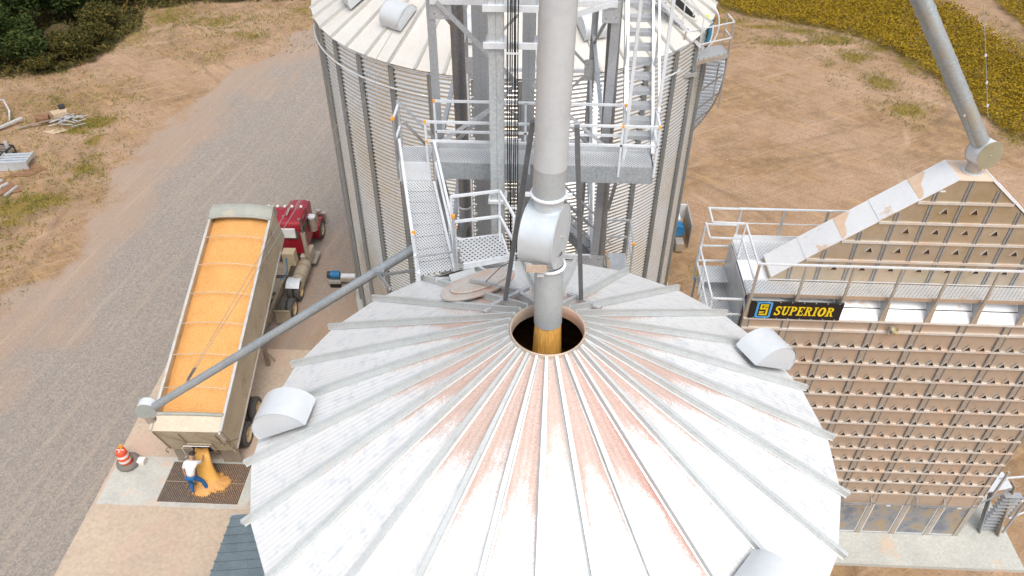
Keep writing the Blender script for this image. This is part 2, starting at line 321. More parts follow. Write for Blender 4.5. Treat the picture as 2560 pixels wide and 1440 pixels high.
# ---------------------------------------------------------------- near bin
C1 = (.165, 7.18); N1 = 27; A1 = [radians(-24.3)+k*2*pi/N1 for k in range(N1)]
SL = math.tan(radians(29.75)); ZE = 15.43; RE = 4.13
def zr(r): return ZE+(RE-r)*SL
def roof_mat():
    m, t, b = nt('dusty_roof'); co = coord(t)
    def attr(n): a = t.nodes.new('ShaderNodeAttribute'); a.attribute_name = n; return a.outputs['Fac']
    n1 = nz(t, co, 1.1, 5); base = mix(t, n1, (.71, .715, .715), (.635, .645, .655))
    n4 = nz(t, co, 6, 6, .7); base = mix(t, ramp(t, n4, [(.5, 0.), (.64, 1.)]), base, (.55, .58, .61))
    f = nz(t, co, 55, 3, .8); f2 = nz(t, co, 5, 6, .75)
    d = mth(t, 'ADD', attr('dust'), mth(t, 'MULTIPLY_ADD', f, 1.5, -.75)); d = mth(t, 'ADD', d, mth(t, 'MULTIPLY_ADD', f2, .6, -.3))
    fac = ramp(t, d, [(.38, 0.), (.56, 1.)])
    dc = mix(t, attr('deep'), ramp(t, f, [(.35, (.37, .22, .17)), (.65, (.57, .42, .355))]), ramp(t, f, [(.35, (.22, .045, .025)), (.65, (.52, .17, .11))]))
    c = mix(t, mth(t, 'MULTIPLY', fac, .85), base, dc)
    t.links.new(c, b.inputs['Base Color']); b.inputs['Roughness'].default_value = .5
    t.links.new(mth(t, 'MULTIPLY_ADD', fac, -.12, .12), b.inputs['Metallic'])
    w = t.nodes.new('ShaderNodeMath'); w.operation = 'SINE'; t.links.new(mth(t, 'MULTIPLY', attr('across'), 2*pi/.075), w.inputs[0])
    bump(t, b, mth(t, 'ADD', mth(t, 'MULTIPLY', w.outputs[0], .5), mth(t, 'MULTIPLY', d, .15)), .25, .012); return m
bin1 = thing('grain_bin', 'near round metal grain bin with dusty white ribbed roof and open centre hatch', 'grain bin', (C1[0], C1[1], 0))
RM = roof_mat()
rr2_ = (.3, .9, .1, .7, .5); rr = random.Random(5); vs = []; fs = []; dust = []; deep = []; acr = []
NA, NR = 22, 64
for k in range(N1):
    a, c = A1[k], A1[(k+1) % N1]
    if c < a: c += 2*pi
    ph = (a+c)/2; phd = degrees(ph) % 360; base = len(vs); kr = .6+.8*rr.random(); kw0 = .055+.07*rr.random()
    south = -sin(ph)                        # 1 for panels facing the camera
    dp = max(0, 1-abs(((phd-305+180) % 360)-180)/22)*1.0+.25*rr.random()
    for j in range(NR+1):
        r = .47+(RE-.47)*j/NR; kw = kw0*(1.0+.7*mn.noise(Vector((k*3.1, r*1.7, 0)))); P = V(r*cos(a), r*sin(a), zr(r)); Q = V(r*cos(c), r*sin(c), zr(r)); w = (Q-P).length
        for i in range(NA+1):
            s = i/NA; p = P.lerp(Q, s); vs.append(p)
            d0 = s*w; d1 = (1-s)*w
            side = cos(ph); e0 = kr*math.exp(-d0/kw)*(1.05 if side < 0 else .3); e1 = kr*math.exp(-d1/kw)*(1.05 if side > 0 else .3)
            if abs(side) < .35: e0 = kr*math.exp(-d0/kw)*.8; e1 = kr*math.exp(-d1/kw)*.8
            rad = max(0, 1-(r-.5)/3.4)
            e = (e0+e1)*(.45+.55*min(1, rad*1.6))*(1 if south > -.2 else .8) + .55*max(0, 1-(r-.47)/1.7)
            e += .42*max(0, 1-(r-.5)/(1.6+1.0*rr2_[k % 5]))*max(0, south+.1)
            e += .12*mn.noise(Vector((p.x*1.3, p.y*1.3, 4)))
            if south < -.3: e += .16*max(0, 1-r/3.4)-.02
            e *= .95 if south > 0 else .85
            dust.append(e)
            dp2 = dp*math.exp(-(min(d0, d1) if abs(side) < .35 else (d0 if side < 0 else d1))/(.05+.04*kr))*max(0, 1-abs(r-2.2)/1.8)*1.4
            deep.append(min(1, dp2)); acr.append(d0-w/2)
    for j in range(NR):
        for i in range(NA):
            q = base+j*(NA+1)+i; fs.append((q, q+NA+1, q+NA+2, q+1))
b = MB(); b.grid([(v.x, v.y, v.z) for v in vs], fs); roof = b.build('roof', RM, bin1, smooth=True, local=True)
for nm, A in (('dust', dust), ('deep', deep), ('across', acr)):
    at = roof.data.attributes.new(nm, 'FLOAT', 'POINT'); at.data.foreach_set('value', A)
# one roof rib along +X, rotated copies share its mesh
RIBM = surf('roof_rib', (.6, .63, .63), (.52, .55, .55), .38, .35, 2, fine=.1, stain=(.62, .5, .42), stain_sc=1.6, stain_lo=.6, stain_hi=.75)
b = MB(); r0, r1 = .475, 4.2; T = V(-(1), 0, SL).normalized(); Nn = V(SL, 0, 1).normalized()
def rp(r, y, h): return V(r, y, zr(r))+Nn*h
prof = [(-.05, .003), (-.03, .012), (-.022, .075), (-.03, .085), (.03, .085), (.022, .075), (.03, .012), (.05, .003)]
def wsc(r): return .55+.45*min(1, (r-.47)/1.2)
P0 = [rp(r0, y*wsc(r0), h) for y, h in prof]; P1 = [rp(r1, y, h) for y, h in prof]; Pm = [rp(1.7, y, h) for y, h in prof]
n = len(prof); b.grid(P0+Pm+P1, [(q*n+i, q*n+n+i, q*n+n+i+1, q*n+i+1) for q in (0, 1) for i in range(n-1)]+[tuple(range(n)), tuple(range(3*n-1, 2*n-1, -1))])
rib0 = b.build('roof_rib', RIBM, bin1, local=True); rib0.rotation_euler.z = A1[0]
for k in range(1, N1):
    q = rib0.copy(); COL.objects.link(q); q.parent = bin1; q.rotation_euler.z = A1[k]
prof1 = [(4.02+.02*cos(pi*q/2), q*.03) for q in range(int((ZE-.02)/.03))]
b = MB(); b.lathe(prof1, 96, a0=radians(170), a1=radians(370)); b.build('wall', GALV, bin1, smooth=True, local=True)
b = MB(); b.lathe([(4.0, 0), (4.0, ZE+.02)], N1*4); b.build('wall_lining', GALV, bin1, local=True)
RINGM = surf('ring_metal', (.62, .5, .4), (.5, .42, .35), .5, .4, 4, stain=(.75, .5, .38), stain_lo=.5, stain_hi=.65)
b = MB(); b.lathe([(.487, zr(.487)-.05), (.487, zr(.487)+.06), (.478, zr(.487)+.068), (.466, zr(.487)+.06), (.462, zr(.487)-.05), (.462, zr(.487)-.12)], 72)
b.build('opening_collar', RINGM, bin1, smooth=True, local=True)
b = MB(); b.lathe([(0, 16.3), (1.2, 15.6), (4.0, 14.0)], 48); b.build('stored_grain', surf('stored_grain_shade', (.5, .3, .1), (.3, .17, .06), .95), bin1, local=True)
def vent_mb(L=.72, W_=.74, Hh=.42):
    """half-round hood, local: x = down-slope, y = tangential, z = normal"""
    pr = []
    for k in range(17):
        t = k/16; a = pi*t; x = -cos(a)*L/2+.10*sin(a)*(1-t)*.5; z = Hh*sin(a)**.8*(1+.12*t) if 0 < k < 16 else 0
        pr.append((x*(1 if t < .5 else 1.12), z))
    b = MB(); n = len(pr)
    for sgn in (-1, 1):
        b.poly([(x, sgn*W_/2, z) for x, z in (pr if sgn < 0 else pr[::-1])])
    b.grid([(x, s*W_/2*1.0, z) for s in (-1, 1) for x, z in pr], [(i, i+1, n+i+1, n+i) for i in range(n-1)])
    b.grid([(x*1.0, s*(W_/2+.018), z*1.0+.012) for s in (-1, 1) for x, z in pr], [(i, i+1, n+i+1, n+i) for i in range(n-1)])
    return b
def put_vents(parent, angs, r, zf, slope, mat, first, **kw):
    v0 = first
    for a in angs:
        a, ao = a if isinstance(a, tuple) else (a, a)
        if v0 is None:
            o = vent_mb(**kw).build('roof_vent', mat, parent, smooth='auto', local=True); v0 = o
        else: o = v0.copy(); COL.objects.link(o); o.parent = parent
        X = V(cos(ao)*cos(slope), sin(ao)*cos(slope), -sin(slope)); Y = V(-sin(ao), cos(ao), 0); Z = X.cross(Y)
        M = Matrix.Translation((r*cos(a), r*sin(a), zf(r)+.09)) @ Matrix((X, Y, Z)).transposed().to_4x4()
        o.matrix_local = M
    return v0
put_vents(bin1, [(radians(a), radians(c)) for a, c in ((182.8, 176), (22.2, 27.5), (-43.5, -40), (251, 251))], 3.6, zr, radians(29.75), VENTM, None, Hh=.37, W_=.46, L=.8)
# hatch and inspection lid on the back of the roof
def onroof(x, y, h=0):
    r = hypot(x-C1[0], y-C1[1]); return V(x, y, zr(r)+h)
b = MB(); hx = [(-1.72, 10.08), (-1.32, 10.33), (-1.08, 10.15), (-1.46, 9.92)]
b.prism([onroof(x, y, .02) for x, y in hx], (0, 0, .12)); b.build('hatch_frame', GALVB, bin1)
b = MB(); b.poly([onroof(x*.9+-1.395*.1, y*.9+10.12*.1, .143) for x, y in hx]); b.build('hatch_opening', DARK, bin1)
b = MB(); b.prism([onroof(-1.46, 9.94, .16), onroof(-1.06, 10.17, .16), onroof(-1.0, 9.98, .05), onroof(-1.4, 9.74, .05)], (0, 0, .02)); b.build('hatch_cover', RIBM, bin1)
LIDM = surf('dusty_lid', (.5, .46, .43), (.44, .4, .36), .6, .1, 2, stain=(.52, .34, .26), stain_sc=3, stain_lo=.5, stain_hi=.66)
lid = thing('inspection_lid', 'oval dusty metal lid swung open beside the roof opening', 'lid', (-.95, 8.95, 16.7))
def oval(cx, cy, rx, ry, rot, n=40):
    return [(cx+rx*cos(2*pi*k/n)*cos(rot)-ry*sin(2*pi*k/n)*sin(rot), cy+rx*cos(2*pi*k/n)*sin(rot)+ry*sin(2*pi*k/n)*cos(rot)) for k in range(n)]
def tilt(x, y): return 16.74+(x+.9)*.2-(y-8.95)*.28
b = MB(); b.prism([(x, y, tilt(x, y)) for x, y in oval(-.88, 8.98, .62, .4, .62)], (0, 0, .05)); b.build('lid_plate', LIDM, lid, bevel=.015)
b = MB(); b.prism([(x, y, tilt(x, y)+.05) for x, y in oval(-.86, 9.02, .5, .3, .62)], (0, 0, .045)); b.build('lid_dome', LIDM, lid, bevel=.02)
MB().beam((-.5, 8.7, 16.95), (-.2, 8.2, 17.3), .05, .06).build('hinge_arm', GALV, lid)
MB().beam((-1.0, 8.95, 16.86), (-.55, 8.6, 17.08), .035, .05).build('hinge_arm', GALV, lid)
b = MB(); b.path([(-.75, 8.75, 17.0), (-.5, 8.5, 17.5), (-.3, 8.15, 17.9)], .006, 5); b.build('lift_cable', DARK, lid)

# main spout with flow drum, legs and falling corn
def drum(parent, c, ax, r, w, mat, capmat=None, seam=True):
    c = V(c); ax = V(ax).normalized(); b = MB()
    b.lathe([(r, -w/2), (r, w/2)], 56, c, ax); o = b.build('drum_shell', mat, parent, smooth=True)
    for s in (-1, 1):
        b = MB(); b.lathe([(.001, w/2*s), (r+.012, w/2*s), (r+.012, (w/2+.012)*s), (.001, (w/2+.014)*s)], 56, c, ax); q = b.build('drum_end', capmat or mat, parent)
        b = MB(); b.tube(c+ax*(w/2+.01)*s, c+ax*(w/2+.04)*s, .015, 8); b.build('centre_bolt', GALVT, q)
    return o
SPM = surf('spout_metal', (.58, .63, .67), (.54, .59, .63), .36, .3, .8, fine=.04, stain=(.48, .53, .57), stain_sc=3.0, stain_lo=.5, stain_hi=.75, scale3=(1, 1, .12))
SPG = surf('spout_grey', (.44, .48, .5), (.39, .43, .45), .45, .3, 2, fine=.06)
sp = thing('grain_spout', 'large bright vertical metal spout with round flow drum over the open roof hatch', 'spout', (.14, 7.4, 17.6))
e0 = V(.115, 7.47, 19.42); e1 = V(.155, 7.56, 23.9)
b = MB(); b.tube(e0+V(0, 0, .0), e0+(e1-e0)*.085, .186, 48, cap=False); b.build('lower_sleeve', SPG, sp, smooth=True)
b = MB(); b.tube(e0+(e1-e0)*.08, e1, .19, 48, cap=False); b.build('pipe', SPM, sp, smooth=True)
b = MB(); b.lathe([(.19, -.02), (.215, -.015), (.22, 0), (.215, .015), (.19, .02)], 48, e0+V(0, 0, .0)); cl = b.build('clamp_ring', GALVB, sp, smooth=True)
for s in (-1, 1): MB().obox(e0+V(.235*s, -.03, 0), (.035, 0, 0), (0, .02, 0), (0, 0, .02)).build('clamp_bolt', GALVB, cl)
b = MB(); b.tube(e0+V(0, 0, -.22), e0+V(0, 0, .0), .178, 48, cap=False); b.build('drum_neck', SPM, sp, smooth=True)
drum(sp, (.085, 7.42, 18.89), (.95, -.30, .02), .38, .39, SPM, SPM)
MB().obox((.0, 7.03, 18.66), (.12, 0, 0), (0, .012, 0), (0, 0, .05)).build('access_plate', RINGM, sp)
e2 = V(.15, 7.33, 18.50); e3 = V(.165, 7.28, 17.6)
b = MB(); b.tube(e2+V(-.02, .02, .14), e2, .172, 48, cap=False); b.build('drum_outlet', SPG, sp, smooth=True)
b = MB(); b.lathe([(.175, -.02), (.205, -.015), (.21, 0), (.205, .015), (.175, .02)], 48, e2); cl = b.build('clamp_ring', GALVB, sp, smooth=True)
MB().obox(e2+V(-.1, -.2, -.01), (.04, 0, 0), (0, .02, 0), (0, 0, .02)).build('clamp_bolt', GALVB, cl)
b = MB(); b.tube(e2, e3, .178, 48, cap=False); b.build('discharge_pipe', SPG, sp, smooth=True)
LEGM = surf('leg_steel', (.2, .21, .225), (.15, .16, .17), .5, .4, 3, fine=.15)
for s, foot, top in ((-1, (-.42, 8.06, 17.28), (-.09, 7.72, 20.2)), (1, (.63, 8.14, 17.26), (.40, 7.72, 20.15))):
    MB().beam(foot, top, .06, .06).build('support_leg', LEGM, sp)
MB().beam((-.62, 7.94, 17.24), (-.1, 8.3, 17.3), .05, .06).beam((-.7, 7.85, 17.2), (-.42, 8.1, 17.27), .05, .05).build('foot_rail', GALV, sp)
MB().beam((.45, 8.28, 17.22), (.86, 7.98, 17.26), .05, .06).tube((.8, 8.02, 17.26), (.9, 7.95, 17.26), .035, 12).build('foot_rail', GALV, sp)
def corn_mat(name, c1, c2, c3, sc=30, s3=None, bs=.4):
    m, t, b = nt(name); co = coord(t); n1 = nz(t, co, sc, 4, .75, scale3=s3); n2 = nz(t, co, 1.4, 4)
    c = ramp(t, n1, [(.3, c1), (.5, c2), (.72, c3)]); c = mix(t, mth(t, 'MULTIPLY', ramp(t, n2, [(.4, 0.), (.65, 1.)]), .3), c, c3)
    t.links.new(c, b.inputs['Base Color']); b.inputs['Roughness'].default_value = .7; bump(t, b, n1, bs, .02); return m
STREAM = corn_mat('falling_corn', (.42, .19, .03), (.72, .37, .07), (.88, .55, .18), 9, (9, 9, .5), .6)
CORN = corn_mat('corn', (.46, .2, .05), (.64, .32, .095), (.74, .42, .16), 22, None, .9)
b = MB(); pr = []
nseg = 40; vsx = []; fsx = []
for j in range(16):
    z = 17.78-.16*j
    for k in range(nseg):
        a = 2*pi*k/nseg; r = .155+.012*j*.6+.018*mn.noise(Vector((cos(a)*6, sin(a)*6, z*.5)))
        vsx.append((e3.x+r*cos(a), e3.y+r*sin(a), z))
fsx = [(j*nseg+k, j*nseg+(k+1) % nseg, (j+1)*nseg+(k+1) % nseg, (j+1)*nseg+k) for j in range(15) for k in range(nseg)]
b.grid(vsx, fsx); tag(b.build('falling_corn', STREAM, smooth=True), 'golden corn pouring from the big spout into the roof opening', 'corn stream')

# ---------------------------------------------------------------- far bin
C2 = (-1.17, 29.2); R2 = 7.3; ZE2 = 14.12; RE2 = 7.45; SL2 = math.tan(radians(30))
def zr2(r): return ZE2+(RE2-r)*SL2
bin2 = thing('grain_bin', 'far wide corrugated grain bin with cream ribbed roof behind the steel tower', 'grain bin', (C2[0], C2[1], 0))
CORM = surf('corrugated_metal', (.84, .84, .82), (.76, .76, .74), .26, .85, .5, fine=.04, stain=(.74, .68, .56), stain_sc=.35, stain_lo=.45, stain_hi=.68, scale3=(1, 1, .35))
prof = []; pitch = .145; z = .3
while z < ZE2+.02:
    for q in range(6): prof.append((R2+.027*cos(2*pi*q/6+.4), z+pitch*q/6))
    z += pitch
b = MB(); b.lathe(prof, 128, a0=radians(170), a1=radians(372)); b.build('wall', CORM, bin2, smooth=True, local=True)
b = MB(); b.lathe([(R2, .3), (R2, ZE2)], 64, a0=radians(12), a1=radians(170)); b.build('rear_wall', CORM, bin2, smooth=True, local=True)
b = MB(); b.lathe([(R2+.28, 0), (R2+.28, .28), (R2+.24, .32), (R2-.2, .32)], 96); b.build('foundation_ring', CONCG, bin2, local=True)
b = MB(); NB = 48; A2 = [radians(-119.1+7.5*k) for k in range(NB)]
b.grid([(r*cos(a), r*sin(a), zr2(r)) for a in A2 for r in (.5, RE2)], [(2*k, 2*k+1, (2*k+3) % (2*NB), (2*k+2) % (2*NB)) for k in range(NB)]); b.build('roof', CREAM, bin2, local=True)
b = MB(); T2 = V(SL2, 0, 1).normalized(); prof = [(-.055, .0), (-.035, .07), (.035, .07), (.055, .0)]
P0 = [V(.6, y*.4, zr2(.6))+T2*h for y, h in prof]; P1 = [V(RE2+.02, y, zr2(RE2+.02))+T2*h for y, h in prof]
b.grid(P0+P1, [(i, 4+i, 5+i, i+1) for i in range(3)]+[(4, 7, 6, 5)]); rib = b.build('roof_rib', surf('cream_rib_shaded', (.5, .49, .46), (.44, .43, .4), .45, .3, 2), bin2, local=True); rib.rotation_euler.z = A2[0]  # darker than the roof sheet: shadow on the rib faces put into the colour
for k in range(1, NB):
    if -25 < ((degrees(A2[k])-75+180) % 360)-180 < 25: continue
    q = rib.copy(); COL.objects.link(q); q.parent = bin2; q.rotation_euler.z = A2[k]
STF = surf('stiffener_metal', (.36, .39, .41), (.3, .33, .35), .42, .6, 1.0, fine=.1, stain=(.38, .36, .28), stain_lo=.5, stain_hi=.7)
b = MB(); x0 = R2+.03; prof = [(x0, -.1), (x0+.012, -.06), (x0+.075, -.045), (x0+.08, -.012), (x0+.055, 0), (x0+.08, .012), (x0+.075, .045), (x0+.012, .06), (x0, .1)]
n = len(prof); b.grid([(x, y, z) for z in (.3, 13.98) for x, y in prof], [(i, i+1, n+i+1, n+i) for i in range(n-1)]+[tuple(range(2*n-1, n-1, -1))])
b.mi = 0
st = b.build('wall_stiffener', STF, bin2, local=True); A3 = [radians(-119.6+11.25*k) for k in range(32)]; st.rotation_euler.z = A3[0]
for k in range(1, 32):
    d = ((degrees(A3[k])+90+180) % 360)-180
    if abs(d) > 105: continue
    q = st.copy(); COL.objects.link(q); q.parent = bin2; q.rotation_euler.z = A3[k]
for a0, a1 in ((-172, -108.5), (-51, -39.5), (-18, 20)):
    b = MB(); b.path([((R2+.15)*cos(radians(a0+(a1-a0)*k/24)), (R2+.15)*sin(radians(a0+(a1-a0)*k/24)), 13.3) for k in range(25)], .032, 8); b.build('wind_ring', surf('ring_pipe', (.72, .74, .75), metal=.3, rough=.4), bin2, smooth=True, local=True)
def ang2(x, y): return atan2(y-C2[1], x-C2[0])
put_vents(bin2, [ang2(-4.6, 24.2), ang2(-6.9, 25.6), ang2(-2.05, 23.3), ang2(1.6, 23.4)], 6.05, zr2, radians(30), VENTM, None, Hh=.42, W_=.8, L=.9)
# white rounded inlet doors near the bin bottom
b = MB(); b.box(-8.55, -7.95, 22.5, 23.4, .1, .95); b.build('concrete_pier', CONCG, bin2, bevel=.05)
# open roof hatch on the far bin
def on2(x, y, h=0):
    r = hypot(x-C2[0], y-C2[1]); return V(x, y, zr2(r)+h)
hp = oval(4.55, 26.35, .62, .24, radians(-32), 28)
b = MB(); b.prism([on2(x, y, .0) for x, y in oval(4.55, 26.35, .7, .31, radians(-32), 28)], (0, 0, .09)); b.build('hatch_frame', CREAM, bin2)
b = MB(); b.poly([on2(x, y, .1) for x, y in hp]); b.build('hatch_opening', DARK, bin2)

# stair over the roof of the far bin, landing and spiral stair
rs = thing('roof_stair', 'open metal stair running down the far bin roof to the corner landing', 'stair', (5.2, 26.0, 13.2))
A = V(5.35, 25.75, 13.35); Bq = V(2.2, 26.0, 15.9)
sA = A+V(.05, .3, 0); sB = V(2.9, 25.05, 16.0)-V(0, 0, 0)
dirv = (V(3.3, 25.0, 15.75)-V(5.35, 25.85, 13.5)); side = dirv.cross(V(0, 0, 1)).normalized()*.33
for s in (-1, 1): MB().beam(V(5.35, 25.85, 13.5)+side*s+dirv*.08, V(5.35, 25.85, 13.5)+dirv*1.5+side*s, .03, .1).build('stringer', GALVB, rs)
hd = V(dirv.x, dirv.y, 0).normalized()
for k in range(13):
    c = V(5.35, 25.85, 13.5)+dirv*(k+.4)/9; MB().obox(c, hd*.13, side*.95, V(0, 0, .015)).build('tread', PB, rs)
for s in (-1, 1):
    off = side*s
    for k in range(4):
        c = V(5.35, 25.85, 13.5)+dirv*(k*.36+.1)+off; MB().beam(c, c+V(0, 0, 1.0), .035, .035).build('rail_post', GALVB, rs)
    MB().beam(V(5.35, 25.85, 14.5)+off, V(5.35, 25.85, 14.5)+dirv*1.4+off, .035, .035).build('handrail', GALVB, rs)
ld = thing('stair_landing', 'small railed metal landing at the eave of the far bin', 'landing', (5.8, 26.2, 13.15))
b = MB(); b.prism([(5.1, 25.55, 13.1), (6.5, 26.35, 13.1), (6.35, 27.0, 13.1), (5.0, 26.4, 13.1)], (0, 0, .05)); b.build('deck', PB, ld)
MB().beam((5.1, 25.5, 13.05), (6.5, 26.3, 13.05), .04, .14).build('edge_beam', GALVT, ld)
for x, y in ((5.25, 25.6), (6.5, 26.3), (6.4, 27.0)):
    MB().beam((x, y, 12.9 if x < 6 else 11), (x, y, 14.25), .045, .045).build('rail_post', GALVT, ld)
for z in (13.7, 14.25):
    MB().beam((5.25, 25.6, z), (6.5, 26.3, z), .035, .035).build('rail', GALVB, ld); MB().beam((6.5, 26.3, z), (6.4, 27.0, z), .035, .035).build('rail', GALVB, ld)
    MB().beam((5.25, 25.6, z), (4.35, 24.9, z+.1), .03, .03).build('rail', GALVB, ld)
MB().beam((4.55, 24.85, 13.0), (4.62, 24.75, 14.5), .045, .045).build('rail_post', GALVT, ld)
MB().beam((4.5, 24.75, 12.9), (5.35, 25.5, 12.7), .05, .12).build('bracket', GALV, ld)
ss = thing('spiral_stair', 'spiral metal stair winding down the right side of the far bin', 'spiral stair', (6.6, 28, 0))
def sp_pt(a, r, z): return V(C2[0]+r*cos(a), C2[1]+r*sin(a), z)
a0s, a1s, z0s, z1s = radians(-20), radians(23), 13.0, 6.0; NS = 32
for k in range(NS):
    t = k/(NS-1); a = a0s+(a1s-a0s)*t; z = z0s+(z1s-z0s)*t
    da = radians(.9)
    b = MB(); b.prism([sp_pt(a-da, R2+.12, z), sp_pt(a+da, R2+.12, z), sp_pt(a+da, R2+.82, z), sp_pt(a-da, R2+.82, z)], (0, 0, .035)); b.build('tread', GALVB, ss)
for rr_ in (R2+.1, R2+.84):
    b = MB(); b.path([sp_pt(a0s+(a1s-a0s)*k/24, rr_, z0s+(z1s-z0s)*k/24-.05) for k in range(25)], .04, 6); b.build('stringer', GALVT, ss)
for hh in (.55, 1.05):
    b = MB(); b.path([sp_pt(a0s+(a1s-a0s)*k/24, R2+.86, z0s+(z1s-z0s)*k/24+hh) for k in range(25)], .022, 6); b.build('handrail', GALVT, ss)
for k in range(0, 13):
    t = k/12; a = a0s+(a1s-a0s)*t; z = z0s+(z1s-z0s)*t; MB().beam(sp_pt(a, R2+.86, z-.1), sp_pt(a, R2+.86, z+1.05), .03, .03).build('rail_post', GALVT, ss)
for k in range(5):
    a = radians(-14+k*8); zz = z0s+(z1s-z0s)*(degrees(a)+20)/43
    MB().beam(sp_pt(a, R2+.05, zz-.9), sp_pt(a, R2+.8, zz-.1), .04, .04).build('bracket', GALVT, ss)
b = MB(); b.path([(5.75+.45*cos(radians(a)), 27.2+.1*a/90, 13.7+.75*sin(radians(a))) for a in range(-80, 85, 12)], .03, 6); tag(b.build('ladder_hoop', WHITEM), 'white curved safety hoop beside the far bin landing', 'safety hoop')

# ---------------------------------------------------------------- motors on the ground
BLUE = surf('blue_paint', (.02, .2, .42), (.02, .13, .3), .45, .1, 6)
def motor_unit(nm, lab, loc, rz, long):
    r = thing(nm, lab, 'auger motor', loc, rz)
    b = MB(); b.tube((-.25, 0, .62), (.18, 0, .62), .19, 20); m_ = b.build('motor', BLUE, r, smooth='auto', local=True)
    b = MB()
    for k in range(6): b.lathe([(.2, 0), (.205, .012), (.2, .024)], 20, (-.2+k*.06, 0, .62), (1, 0, 0))
    b.build('cooling_fins', BLUE, m_, local=True)
    MB().tube((-.42, 0, .62), (-.25, 0, .62), .17, 20).build('fan_cover', surf('black_plastic', (.03, .03, .035)), m_, smooth='auto', local=True)
    MB().box(-.38, .22, -.2, .22, .18, .40).build('gear_case', GALVT, r, local=True, bevel=.02)
    MB().box(-.3, .2, -.25, -.05, 0, .18).build('foot', DARK, r, local=True)
    MB().box(.2, long, -.14, .14, .28, .52).build('belt_guard', GALVT, r, local=True, bevel=.02)
    MB().box(.22, long*.8, -.11, .13, .52, .6).build('guard_lid', WHITEM, r, local=True, bevel=.01)
    return r
motor_unit('auger_motor', 'blue electric motor on unload auger left of the far bin', (-9.7, 28.6, 0), 0.03, 1.15)
fu = thing('fan_unit', 'grey metal fan housing with blue motor right of the far bin', 'fan', (7.0, 33.6, 0))
MB().box(-.6, .1, -.7, .7, .1, 1.1).build('housing', GALV, fu, local=True, bevel=.02)
MB().box(.8, .86, -1.3, .9, .1, 1.5).build('side_panel', GALVT, fu, local=True)
MB().box(-.4, .8, .55, .62, .6, 1.5).build('back_panel', WHITEM, fu, local=True)
MB().box(-.15, .35, -.55, .05, .8, 1.35).build('control_box', WHITEM, fu, local=True, bevel=.02)
MB().tube((.25, -1.1, .95), (.25, -.6, .95), .3, 20).build('motor', BLUE, fu, smooth='auto', local=True)
MB().box(.1, .5, -1.7, -1.1, .1, .6).build('outlet_duct', GALVT, fu, local=True, bevel=.02)

# ---------------------------------------------------------------- elevator tower
POSTM = surf('post_steel', (.42, .44, .46), (.35, .37, .39), .5, .5, 1.5, fine=.12)
TX0, TX1, TY0, TY1 = -2.06, 1.30, 13.85, 19.6
tw = thing('elevator_tower', 'tall braced steel frame tower between the two bins', 'tower', (-.4, 16.7, 0))
for x, y in ((TX0, TY0), (TX1, TY0), (TX0, TY1), (TX1, TY1)):
    sx = 1 if x < 0 else -1; sy = 1 if y < 15 else -1
    b = MB(); b.box(x-.08, x+.08, y-.006, y+.006, 0, 24.5); b.box(*(sorted((x-.08*sx, x-.08*sx+.012*sx))), *(sorted((y, y+.14*sy))), 0, 24.5); b.build('post', POSTM, tw)
lv = [4.5, 9.0, 13.3, 15.45, 17.4, 19.35, 22.3]
def gus(c, w=.2, h=.22, axis='y'):
    b = MB(); c = V(c)
    b.obox(c, (w if axis == 'y' else .006, 0, 0), (0, .006 if axis == 'y' else w, 0), (0, 0, h)); g = b.build('gusset', GALV, tw)
    for i in (-.5, .5):
        for j in (-.5, .5): b = MB(); b.obox(c+V(i*w*1.1 if axis == 'y' else 0, 0 if axis == 'y' else i*w, j*h*1.1)+V(0, -.012, 0), (.015, 0, 0), (0, .01, 0), (0, 0, .015)); b.build('bolt', GALVD, g)
for z in (4.5, 9.0, 13.3, 19.35):
    MB().angle((TX0, TY0-.015, z), (TX1, TY0-.015, z), .1, .012, (0, 0, 1)).build('girt', GALVB, tw); MB().angle((TX0, TY1-.015, z), (TX1, TY1-.015, z), .09, .012).build('girt', GALVB, tw)
for z in (4.5, 9.0, 12.9, 15.45): MB().angle((TX0, TY1-.015, z), (TX1, TY1-.015, z), .08, .012).build('girt', GALVB, tw)
MB().beam((TX0, TY0+.03, 13.55), (TX1, TY0+.03, 13.55), .06, .12).build('girt', GALVB, tw)
for x in (TX0, TX1):
    for z in (9.0, 13.3, 16.4, 19.35): MB().angle((x, TY0, z), (x, TY1, z), .09, .012).build('girt', GALV, tw)
def br(p, q, w=.07, m=None): MB().beam(p, q, w, w*.5, (0, 1, 0)).build('brace', m or GALV, tw)
xm = (TX0+TX1)/2
# front face braces
br((TX0+.12, TY0-.05, 19.3), (xm-.1, TY0-.05, 17.75), .085); br((TX1-.1, TY0-.05, 19.3), (xm+.3, TY0-.05, 18.9), .085, GALVB)
br((xm-.1, TY0-.04, 17.75), (TX0+.1, TY0-.04, 16.2)); br((xm+.2, TY0-.04, 17.75), (TX1-.1, TY0-.04, 16.2))
br((TX0+.1, TY0-.04, 13.6), (xm, TY0-.04, 11.6)); br((TX1-.1, TY0-.04, 13.6), (xm, TY0-.04, 11.6))
